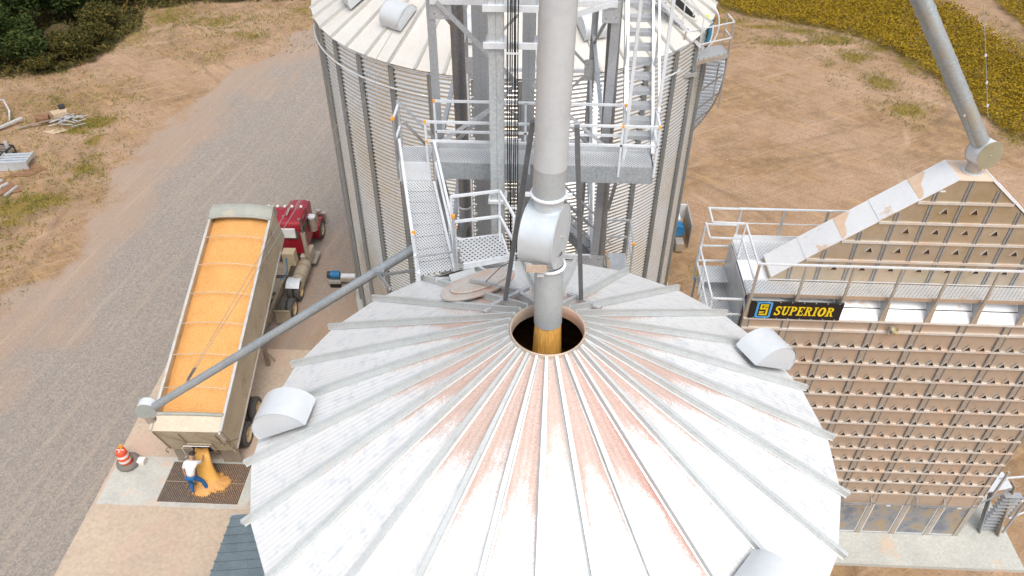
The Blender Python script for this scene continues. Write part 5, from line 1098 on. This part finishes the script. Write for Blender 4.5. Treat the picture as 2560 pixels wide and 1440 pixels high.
# sign
sg = thing('company_sign', 'black SUPERIOR sign with yellow letters and blue framed emblem on the dryer', 'sign', (6.98, DY-.05, 10.5))
SX0, SX1, SZ0, SZ1 = 5.75, 8.2, 10.19, 10.80; SY = DY-.06
MB().box(SX0, SX1, SY, SY+.03, SZ0, SZ1).build('sign_board', surf('sign_black', (.012, .011, .014), rough=.4, fine=.02), sg, bevel=.012)
YEL = surf('sign_yellow', (.85, .6, .01), rough=.5, fine=.0); SBL = surf('sign_blue', (.07, .38, .75), rough=.5, fine=.0)
def rrect(x0, x1, z0, z1, r, y, n=5, sh=0):
    P = []
    for cx, cz, a0 in ((x1-r, z1-r, 0), (x0+r, z1-r, 90), (x0+r, z0+r, 180), (x1-r, z0+r, 270)):
        for k in range(n+1): a = radians(a0+90*k/n); P.append((cx+r*cos(a)+sh*(cz+r*sin(a)-SZ0), y, cz+r*sin(a)))
    return P
o1 = rrect(5.92, 6.33, 10.215, 10.785, .06, SY-.004); o2 = rrect(5.975, 6.275, 10.27, 10.73, .045, SY-.004); n = len(o1)
b = MB(); b.grid(o1+o2, [(i, (i+1) % n, n+(i+1) % n, n+i) for i in range(n)]); b.build('emblem_frame', SBL, sg)
b = MB(); ex0, ex1 = 6.015, 6.235; T_ = .052; yy = SY-.006
def bar(x0, x1, z0, z1): b.poly([(x0, yy, z0), (x1, yy, z0), (x1, yy, z1), (x0, yy, z1)])
bar(ex0, ex1, 10.655, 10.70); bar(ex0, ex0+T_, 10.515, 10.655); bar(ex0+T_, ex1, 10.515, 10.56); bar(ex1-T_, ex1, 10.31, 10.515); bar(ex0, ex1-T_, 10.31, 10.355); bar(ex0+.09, ex1, 10.605, 10.637); bar(ex0, ex1-.09, 10.375, 10.407)
bar(ex0+.0, ex0+T_*.9, 10.407, 10.45); bar(ex0+T_*.9, ex1-.09, 10.43, 10.452); bar(ex0+.09, ex0+.12, 10.575, 10.605); bar(ex0+.09, ex1, 10.562, 10.58)
b.build('emblem', YEL, sg)
# bold slab-serif italic lettering built from strokes
def letter(ch):
    s = .16; h = 1.0
    def R(x0, x1, z0, z1): return [(x0, z0), (x1, z0), (x1, z1), (x0, z1)]
    def arc(cx, cz, rx, rz, t, a0, a1, n=12):
        out = [];
        for k in range(n):
            u, v = radians(a0+(a1-a0)*k/n), radians(a0+(a1-a0)*(k+1)/n)
            out.append([(cx+rx*cos(u), cz+rz*sin(u)), (cx+rx*cos(v), cz+rz*sin(v)), (cx+(rx-t*1.15)*cos(v), cz+(rz-t*.75)*sin(v)), (cx+(rx-t*1.15)*cos(u), cz+(rz-t*.75)*sin(u))])
        return out
    st = .2; se = .1
    if ch == 'I': return [R(.12, .34, 0, 1), R(0, .46, 0, se), R(0, .46, 1-se, 1)], .46
    if ch == 'U': return [R(.1, .3, .32, 1), R(.58, .72, .32, 1), R(0, .4, 1-se, 1), R(.48, .82, 1-se, 1)]+arc(.41, .32, .31, .33, .2, 180, 360), .82
    if ch == 'P': return [R(.1, .31, 0, 1), R(0, .42, 0, se), R(0, .3, 1-se, 1)]+arc(.38, .72, .34, .28, .2, -90, 90)+[R(.3, .4, .88, 1), R(.3, .4, .44, .56)], .74
    if ch == 'E': return [R(.1, .31, 0, 1), R(0, .72, 0, se+.02), R(0, .7, 1-se-.02, 1), R(.3, .5, .45, .56), R(.62, .72, 0, .3), R(.6, .7, .74, 1), R(.46, .54, .36, .66)], .74
    if ch == 'R': return [R(.1, .31, 0, 1), R(0, .4, 0, se), R(0, .3, 1-se, 1)]+arc(.38, .74, .34, .26, .2, -90, 90)+[R(.3, .4, .88, 1), R(.3, .42, .48, .6), [(.36, .5), (.56, .5), (.78, .04), (.56, .04)], R(.56, .86, 0, se)], .84
    if ch == 'O': return arc(.43, .5, .43, .52, .24, 0, 360, 28), .86
    if ch == 'S': return arc(.35, .74, .31, .28, .19, 10, 90)+arc(.35, .74, .31, .28, .19, 90, 250)+arc(.35, .27, .33, .29, .19, -90, 75)+arc(.35, .27, .33, .29, .19, 190, 270)+[[(.2, .6), (.3, .68), (.52, .42), (.4, .36)], R(.58, .66, .66, .98), R(.02, .1, .02, .34)], .7
b = MB(); x = 6.405; hgt = .315; zb = 10.33; sh = .22
word = 'SUPERIOR'; ws = [letter(c)[1] for c in word]; gap = .075; tot = sum(ws)+gap*7; k_ = (7.98-6.405)/tot
for i, c in enumerate(word):
    G, w = letter(c)
    big = 1.0
    for j, poly in enumerate(G): b.poly([(x+(px+sh*pz*.5)*k_, SY-.005-.00015*j, zb+pz*hgt*big) for px, pz in poly])
    x += (w+gap)*k_
b.build('lettering', YEL, sg)
for k in range(8):
    for z in (SZ0+.02, SZ1-.02): MB().obox((SX0+.15+k*.31, SY-.004, z), (.01, 0, 0), (0, .004, 0), (0, 0, .01)).build('screw', GALVB, sg)
# wall lamp
q = thing('wall_lamp', 'small round work lamp fixed to the dryer wall below the walkway', 'lamp', (9.7, 15.6, 9.85))
MB().box(9.58, 9.75, DY-.16, DY-.05, 9.84, 9.87).build('bracket', GALV, q)
b = MB(); b.lathe([(.001, 0), (.08, .02), (.11, .1), (.1, .14)], 16, (9.72, DY-.14, 9.88)); b.build('lamp_shade', surf('lamp_cream', (.6, .52, .35)), q, smooth=True); MB().box(9.66, 9.82, DY-.2, DY-.17, 9.88, 9.95).build('lens', surf('lens_yellow', (.7, .5, .05)), q); MB().box(9.58, 9.63, DY-.14, DY-.1, 9.87, 10.08).build('arm', GALVD, q)
# dryer feed spout
q = thing('dryer_spout', 'long slanting grey pipe with round drum feeding the top of the dryer', 'spout', (10.7, 16.9, 14.2))
DSP = surf('dryer_pipe', (.42, .46, .48), (.36, .39, .4), .4, .55, 1.0, stain=(.45, .4, .3), stain_sc=1.0, stain_lo=.5, stain_hi=.7, scale3=(1, 1, .4))
fpa = V(10.5, 16.82, 15.1); fpd = V(-2.44, .35, 3.32)
b = MB(); b.tube(fpa, fpa+fpd*2.6, .2, 32); b.build('pipe', DSP, q, smooth='auto')
for t_ in (.32, .56, .9, .98): c = fpa+fpd*t_; d = fpd.normalized(); b = MB(); b.tube(c-d*.04, c+d*.04, .212, 32); b.build('coupling', DSP, q, smooth='auto')
drum(q, (10.72, 16.85, 14.80), (.28, -.95, .1), .34, .40, GALVB, surf('dryer_drum_face', (.42, .42, .3), (.5, .5, .4), .3, .6, .8, fine=.03))
b = MB(); b.tube((10.66, 16.88, 14.24), (10.66, 16.88, 14.6), .17, 28, .2); b.build('outlet', GALVT, q, smooth='auto'); b = MB(); b.lathe([(.17, .0), (.24, .0), (.24, .02), (.17, .02)], 28, (10.66, 16.88, 14.245)); b.build('base_flange', GALVB, q)
for i, (a, c_, lab) in enumerate((((10.0, 16.6, 15.5), (8.9, 17.6, 17.6), 'thin stay wire left of the dryer feed pipe'), ((10.15, 16.7, 15.6), (9.3, 17.2, 17.0), 'thin stay wire lying over the dryer feed pipe'), ((10.6, 17.1, 15.6), (10.2, 17.8, 17.2), 'thin stay wire right of the dryer feed pipe'))):
    A_, B_ = V(a), V(c_); b = MB(); b.tube(A_, B_+(B_-A_)*2, .006, 5); o = b.build('stay_wire', GALVD); tag(o, lab, 'stay wire', 'stay wires along the dryer feed pipe')
    for t_ in (.15, .45, .8): c = A_.lerp(B_, t_); MB().obox(c, (.02, 0, 0), (0, .02, 0), (0, 0, .03)).build('wire_clip', GALVB, o)
# stair at dryer right end
q = thing('dryer_stair', 'metal stair and small platform at the lower right end of the dryer', 'stair', (16, 16.2, 0))
MB().prism([(15.15, 15.85, 2.6), (16.1, 16.1, 2.6), (16.05, 16.7, 2.6), (15.3, 16.9, 2.6)], (0, 0, .04)).build('deck', GALVB, q)
for k in range(11): MB().box(15.9+.0, 16.5, 16.0-k*.01, 16.2-k*.01+.02, .3+k*.2, .33+k*.2).build('tread', GALV, q)
MB().beam((16.5, 15.95, .15), (16.15, 16.2, 2.7), .04, .3).build('stringer', BRK, q); MB().beam((15.9, 16.0, .15), (15.6, 16.3, 2.6), .04, .2).build('stringer', GALVD, q)
for x, y, z0, z1 in ((16.75, 16.0, .15, 4.0), (15.3, 15.75, 2.6, 3.9), (17.2, 16.6, .15, 3.6)): MB().beam((x, y, z0), (x, y, z1), .06, .06).build('rail_post', GALV, q)
for z in (1.0, 2.0, 2.6, 3.4): MB().beam((16.6, 16.0, z), (17.6, 16.4, z+.05), .045, .045).build('rail', GALVB, q)
MB().beam((15.2, 15.78, 3.5), (16.8, 16.0, 3.5), .045, .06).build('handrail', GALVB, q); MB().beam((15.0, 15.7, 2.2), (16.1, 16.1, 2.55), .04, .04).build('tie_rod', GALVD, q)

# ---------------------------------------------------------------- debris on the left
WPL = surf('white_plastic', (.5, .5, .49), (.38, .37, .36), .6); BRN = surf('rusty_sheet', (.2, .09, .05), (.28, .16, .09), .8, .1, 3); WOOD = surf('weathered_board', (.52, .4, .27), (.4, .3, .2), .85, 0, 4); BLKP = surf('black_frame', (.03, .03, .035), rough=.5); LT = surf('light_steel', (.6, .64, .68), (.5, .54, .58), .4, .4, 5)
q = thing('metal_rack', 'pale slatted metal rack standing on brown sheeting', 'rack', (-31.1, 38.6, 0), radians(8))
for k in range(4): MB().box(-.85, .85, -.5+k*.3, -.3+k*.3, .5, .56).build('slat', LT, q, local=True)
for x in (-.85, .8): MB().box(x, x+.06, -.55, .65, .4, .62).build('side_bar', WPL, q, local=True); 
for x in (-.8, .78):
    for y in (-.5, .55): MB().box(x, x+.05, y, y+.05, 0, .5).build('leg', LT, q, local=True)
MB().prism([(-.8, -.55, .03), (.8, -.5, .03), (.85, -.5, .5), (-.85, -.5, .5)], (0, .02, 0)).build('front_panel', LT, q, local=True)
tag(MB().prism([(-31.2, 37.3, .02), (-29.8, 37.5, .05), (-29.2, 38.4, .02), (-30.2, 38.6, .05)], (0, 0, .04)).build('brown_sheet', BRN), 'crumpled brown sheet under the metal rack', 'sheet')
q = thing('black_crate', 'black framed crate with bright scrap inside at the left edge', 'crate', (-33.0, 39.5, 0), radians(-6))
for a, c in (((-1, -.6), (1, -.6)), ((1, -.6), (1, .6)), ((1, .6), (-1, .6)), ((-1, .6), (-1, -.6))):
    MB().beam((*a, .6), (*c, .6), .07, .07).beam((*a, .08), (*c, .08), .07, .07).beam((*a, .05), (*a, .62), .06, .06).build('frame_side', BLKP, q, local=True)
for k in range(5): MB().beam((-1, -.5+k*.25, .5), (1, -.45+k*.25, .5), .09, .03).build('slat', surf('slat_grey', (.14, .14, .14)), q, local=True)
MB().beam((-.5, -.75, .15), (.9, -.3, .3), .35, .12).build('scrap_piece', WPL, q, local=True)
q = thing('scrap_pile', 'loose heap of pale steel strips beside the green weeds', 'scrap pile', (-30.6, 44.0, 0))
rr = random.Random(3)
for k in range(26):
    a = rr.uniform(-.5, .9); x, y = rr.uniform(-.9, .9), rr.uniform(-.6, .6); L = rr.uniform(.5, .9); z = .05+rr.random()*.3
    MB().beam((x-L/2*cos(a), y-L/2*sin(a), z), (x+L/2*cos(a), y+L/2*sin(a), z+rr.uniform(-.05, .12)), .07, .02).build('steel_strip', LT if k % 3 else WPL, q, local=True)
for nm, lab, pts, m, h in (('cardboard_box', 'opened tan cardboard box behind the steel strips', [(-32.1, 44.6), (-31.2, 45.1), (-30.9, 44.6), (-31.6, 44.1)], WOOD, .5),
                           ('brown_carton', 'low brown carton left of the tan cardboard box', [(-33.0, 44.3), (-32.2, 44.6), (-31.9, 43.9), (-32.7, 43.8)], BRN, .35),
                           ('wooden_board', 'flat pale board lying below the steel strips', [(-31.7, 42.7), (-30.9, 43.2), (-30.2, 43.0), (-30.9, 42.4)], WOOD, .06),
                           ('rust_panel', 'rust brown panel under the white angle pieces', [(-32.2, 36.0), (-30.6, 36.9), (-29.4, 35.9), (-31.2, 35.2)], BRN, .08),
                           ('black_bag', 'small black bag on the cardboard box', [(-31.75, 45.1), (-31.4, 45.3), (-31.2, 44.95), (-31.5, 44.8)], BLKP, .7)):
    tag(MB().prism([(x, y, .01) for x, y in pts], (0, 0, h)).build(nm, m, bevel=.02), lab, nm.replace('_', ' '))
tag(MB().beam((-33.4, 42.9, .15), (-31.2, 44.1, .3), .14, .05).build('timber_plank', surf('grey_wood', (.2, .15, .11), (.3, .25, .2))), 'long dark plank leaning across the scrap', 'plank')
tag(MB().beam((-35.2, 42.0, .1), (-33.6, 43.9, .35), .22, .1).build('white_trunking', WPL), 'straight white trunking lying at the far left', 'trunking')
b = MB(); b.path([(-36.6, 45.2, .05), (-36.0, 45.6, .7), (-35.3, 45.2, .9), (-34.7, 44.5, .5), (-34.6, 44.0, .05)], .06, 8); tag(b.build('white_hoop', WPL, smooth=True), 'bent white hoop sticking up by the bushes', 'hoop')
for k, (x0, y0, x1, y1, lab) in enumerate(((-32.0, 36.3, -30.6, 36.0, 'longest white angle piece across the rust panel'), (-30.0, 35.2, -29.8, 36.2, 'upright white angle piece at the right of the rust panel'), (-31.9, 35.6, -31.2, 35.0, 'grey angle piece at the lower left of the rust panel'), (-31.5, 36.2, -31.0, 36.8, 'short white angle piece at the top of the rust panel'), (-30.9, 35.9, -30.5, 36.5, 'short white angle piece in the middle of the rust panel'))):
    tag(MB().angle((x0, y0, .2), (x1, y1, .22), .1, .02).build('angle_piece', WPL if k != 2 else LT), lab, 'angle piece', 'angle pieces on the rust panel')
tag(MB().box(-32.4, -32.2, 39.9, 40.0, 0, .9).build('white_stake', WPL), 'small white stake behind the black crate', 'stake')

# ---------------------------------------------------------------- vegetation
def leaf_mesh(name, P, D, size, mat, rs, aspect=.45):
    """P centres, each a bent diamond leaf"""
    n = len(P); u = rs.normal(size=(n, 3)); u /= np.linalg.norm(u, axis=1)[:, None]; u[:, 2] *= D
    w = np.cross(u, rs.normal(size=(n, 3))); w /= np.linalg.norm(w, axis=1)[:, None]
    s = size*(.6+.8*rs.random(n))[:, None]
    v = np.stack([P-u*s, P+w*s*aspect, P+u*s, P-w*s*aspect], 1).reshape(-1, 3)
    me = bpy.data.meshes.new(name); me.vertices.add(4*n); me.vertices.foreach_set('co', v.astype(np.float32).ravel())
    me.loops.add(4*n); me.loops.foreach_set('vertex_index', np.arange(4*n, dtype=np.int32)); me.polygons.add(n)
    me.polygons.foreach_set('loop_start', np.arange(0, 4*n, 4, dtype=np.int32)); me.polygons.foreach_set('loop_total', np.full(n, 4, dtype=np.int32))
    at = me.attributes.new('tone', 'FLOAT', 'POINT'); return me, at, n
def leafmat(name, cols, sc=.5, tw=.5):
    m, t, b = nt(name); a = t.nodes.new('ShaderNodeAttribute'); a.attribute_name = 'tone'; co = coord(t)
    f = mth(t, 'ADD', mth(t, 'MULTIPLY', a.outputs['Fac'], tw), mth(t, 'MULTIPLY', nz(t, co, sc, 5), 1.05-tw))
    t.links.new(ramp(t, f, cols), b.inputs['Base Color']); b.inputs['Roughness'].default_value = .8
    try: b.inputs['Specular IOR Level'].default_value = .2
    except Exception: pass
    return m
rs = np.random.RandomState(4)
def mk(name, P, D, size, mat, aspect=.45):
    me, at, n = leaf_mesh(name, P, D, size, mat, rs, aspect); at.data.foreach_set('value', np.repeat(rs.random(n), 4).astype(np.float32))
    me.materials.append(mat); me.update(); me.validate(); o = bpy.data.objects.new(name, me); COL.objects.link(o); return o
LFD = leafmat('dark_leaf', [(.2, (.012, .028, .008)), (.5, (.035, .06, .012)), (.75, (.07, .08, .018)), (.95, (.13, .11, .03))])
LFM = leafmat('mixed_leaf', [(.2, (.03, .04, .01)), (.5, (.065, .062, .015)), (.75, (.13, .095, .022)), (.95, (.24, .15, .05))])
SOYM = leafmat('soy_leaf', [(.15, (.15, .12, .01)), (.38, (.23, .16, .009)), (.6, (.31, .2, .01)), (.9, (.4, .27, .02))], .35, .28)
GRM = leafmat('grass_blade', [(.2, (.05, .09, .015)), (.5, (.16, .17, .03)), (.75, (.34, .25, .05)), (.95, (.5, .34, .12))], .25)
BARK = surf('bark', (.1, .07, .045), rough=.95)
def crown(r, h, n, size, mat, seed):
    R = np.random.RandomState(seed); k = 26; cc = R.normal(size=(k, 3)); cc /= np.linalg.norm(cc, axis=1)[:, None]; cc *= (.35+.5*R.random(k))[:, None]
    cc = cc*np.array([r, r, h*.5])+np.array([0, 0, h*.62]); idx = R.randint(0, k, n); q = R.normal(size=(n, 3)); q /= np.linalg.norm(q, axis=1)[:, None]
    P = cc[idx]+q*(R.random(n)**.4)[:, None]*np.array([r*.42, r*.42, h*.2])*(.6+.6*R.random(k))[idx][:, None]; P[:, 2] = np.maximum(P[:, 2], .15)
    return mk('crown', P, .8, size, mat)
def trunk_mb(h, r, seed):
    R = random.Random(seed); b = MB(); b.path([(0, 0, 0), (R.uniform(-.2, .2), .1, h*.3), (R.uniform(-.3, .3), R.uniform(-.3, .3), h*.65)], .16, 8, .07)
    for k in range(5):
        a = k*1.3+R.random(); b.path([(0, 0, h*(.2+.08*k)), (cos(a)*r*.35, sin(a)*r*.35, h*(.42+.07*k)), (cos(a)*r*.7, sin(a)*r*.7, h*(.55+.07*k))], .07, 6, .02)
    return b
protos = []
def tree(label, x, y, kind, sc, rz):
    r = thing('broadleaf_tree', label, 'tree', (x, y, 0), rz, 'trees and bushes in the upper left thicket'); r.scale = (sc, sc, sc*.95)
    for i, d in enumerate(protos[kind]):
        o = d.copy() if d.parent is not None else d
        if d.parent is not None: COL.objects.link(o)
        o.parent = r
    return r
for k, (r, h, n, size, m) in enumerate(((3.0, 5.5, 9000, .16, LFD), (2.4, 3.6, 7000, .15, LFD), (2.0, 2.4, 5500, .14, LFM))):
    protos.append([crown(r, h, n, size, m, 10+k), trunk_mb(h, r, k).build('trunk', BARK)])
T_ = [(-40.5, 52, 0, 1.0, 'dark tree filling the left edge of the thicket nearest the dirt'), (-37.6, 52.8, 1, .9, 'low dark bush left of the dirt mound'), (-35.4, 53.8, 2, .8, 'small brownish bush at the front corner of the thicket'),
      (-41, 58, 0, 1.1, 'dark tree behind the dirt mound at the left edge'), (-41.5, 64, 0, 1.2, 'tall dark tree in the far left corner'), (-38.5, 61.5, 1, 1.1, 'dark rounded bush above the dirt mound'), (-36.4, 64.5, 0, .8, 'medium dark tree behind the rounded bush'),
      (-35.2, 59.2, 2, .9, 'yellowish bush right of the dirt mound'), (-34.6, 56.2, 2, .75, 'low yellowish bush at the thicket edge facing the dirt'), (-33.8, 66.8, 1, .9, 'dark bush at the top of the thicket right side'), (-38.5, 68.5, 0, 1.1, 'distant dark tree at the top left'),
      (-30.5, 68.5, 2, 1.0, 'low mixed bush along the top edge'), (-26.5, 69.2, 2, .8, 'small mixed bush right of the low bush on the top edge'), (-44, 54, 0, 1.1, 'dark tree cut by the left frame edge'), (-36.0, 51.4, 2, .55, 'tiny brown bush closest to the white hoop'), (-22, 70, 1, .5, 'small dark bush near the top middle'), (-17, 71, 2, .6, 'small bush at the top beside the far bin')]
for i, (x, y, k, sc, lab) in enumerate(T_): tree(lab, x, y, k, sc, i*1.7)
def scatter(poly, dens, rs):
    P = np.array(poly); x0, y0 = P.min(0); x1, y1 = P.max(0); x0, x1, y0, y1 = max(x0, -60), min(x1, 75), max(y0, 20), min(y1, 84)
    n = int((x1-x0)*(y1-y0)*dens); X = rs.uniform(x0, x1, n); Y = rs.uniform(y0, y1, n); s = sdist(X, Y, poly)
    k = s > -.25*rs.random(n); return X[k], Y[k], s[k]
# soybeans: plants in a closed canopy
PX = []
for poly in (SOY, SOY2):
    X, Y, s = scatter(poly, 20 if poly is SOY else 14, rs); PX.append(np.stack([X, Y], 1))
PX = np.concatenate(PX); nl = 8; C_ = np.repeat(PX, nl, 0); q = rs.normal(size=(len(C_), 3))*np.array([.17, .17, .12]); rowz = .5+.12*np.sin((C_[:, 0]*.9+C_[:, 1]*.45)*2*pi/.76)
hgt_ = np.repeat(.8+.4*rs.random(len(PX)), nl)
P3 = np.concatenate([C_, (rowz*hgt_)[:, None]], 1)+q; P3[:, 2] = np.maximum(P3[:, 2], .05)
tag(mk('soybean_field', P3, .45, .085, SOYM, .6), 'yellow green soybean field in the upper right', 'crop field', kind='stuff')
# grass patches
G_ = []
for cx, cy, rx, ry, s in PATCH:
    n = int(rx*ry*s*260); a = rs.random(n)*2*pi; r = rs.random(n)**.6*1.25; G_.append(np.stack([cx+rx*r*np.cos(a), cy+ry*r*np.sin(a), .04+.16*rs.random(n)*s], 1))
GP = np.concatenate(G_); nn_ = np.array([mn.noise(Vector((p[0]*1.1, p[1]*1.1, 2.))) for p in GP]); GP = GP[nn_ > -.12-.2*rs.random(len(GP))]
tag(mk('grass', GP, 1.2, .13, GRM, .12), 'patchy green and yellow weeds on bare dirt', 'grass', kind='stuff')
# undergrowth below the thicket
X, Y, s = scatter([(a, min(b_, 76)) for a, b_ in BUSH], 26, rs); k = (X > -50) & ((X+37.6)**2+(Y-57.0)**2 > 2.4); X, Y = X[k], Y[k]
UP = np.stack([X, Y, .1+.5*rs.random(len(X))**1.5], 1)
tag(mk('undergrowth', UP, .9, .2, LFM, .35), 'dense brown green undergrowth beneath the thicket', 'undergrowth', kind='stuff')
# pebbles and clods on the dirt
n = 5000; X = np.concatenate([rs.uniform(-40, 42, n), rs.uniform(-26, -8, 2500)]); Y = np.concatenate([rs.uniform(26, 66, n), rs.uniform(12, 50, 2500)])
keep = (np.hypot(X-C2[0], Y-C2[1]) > 8) & ~((X > -16) & (X < -8) & (Y < 24)); X, Y = X[keep], Y[keep]
b = MB()
for x, y in zip(X, Y):
    s = .02+.035*rnd.random()**2; b.grid([(x-s, y-s*.7, 0), (x+s, y-s*.6, 0), (x+s*.7, y+s, 0), (x-s*.8, y+s*.7, 0), (x, y, s*1.1)], [(0, 1, 4), (1, 2, 4), (2, 3, 4), (3, 0, 4)])
tag(b.build('pebbles', surf('pebble', (.42, .33, .26), (.3, .25, .2), .9)), 'scattered small stones and clods on the bare yard', 'stones', kind='stuff')
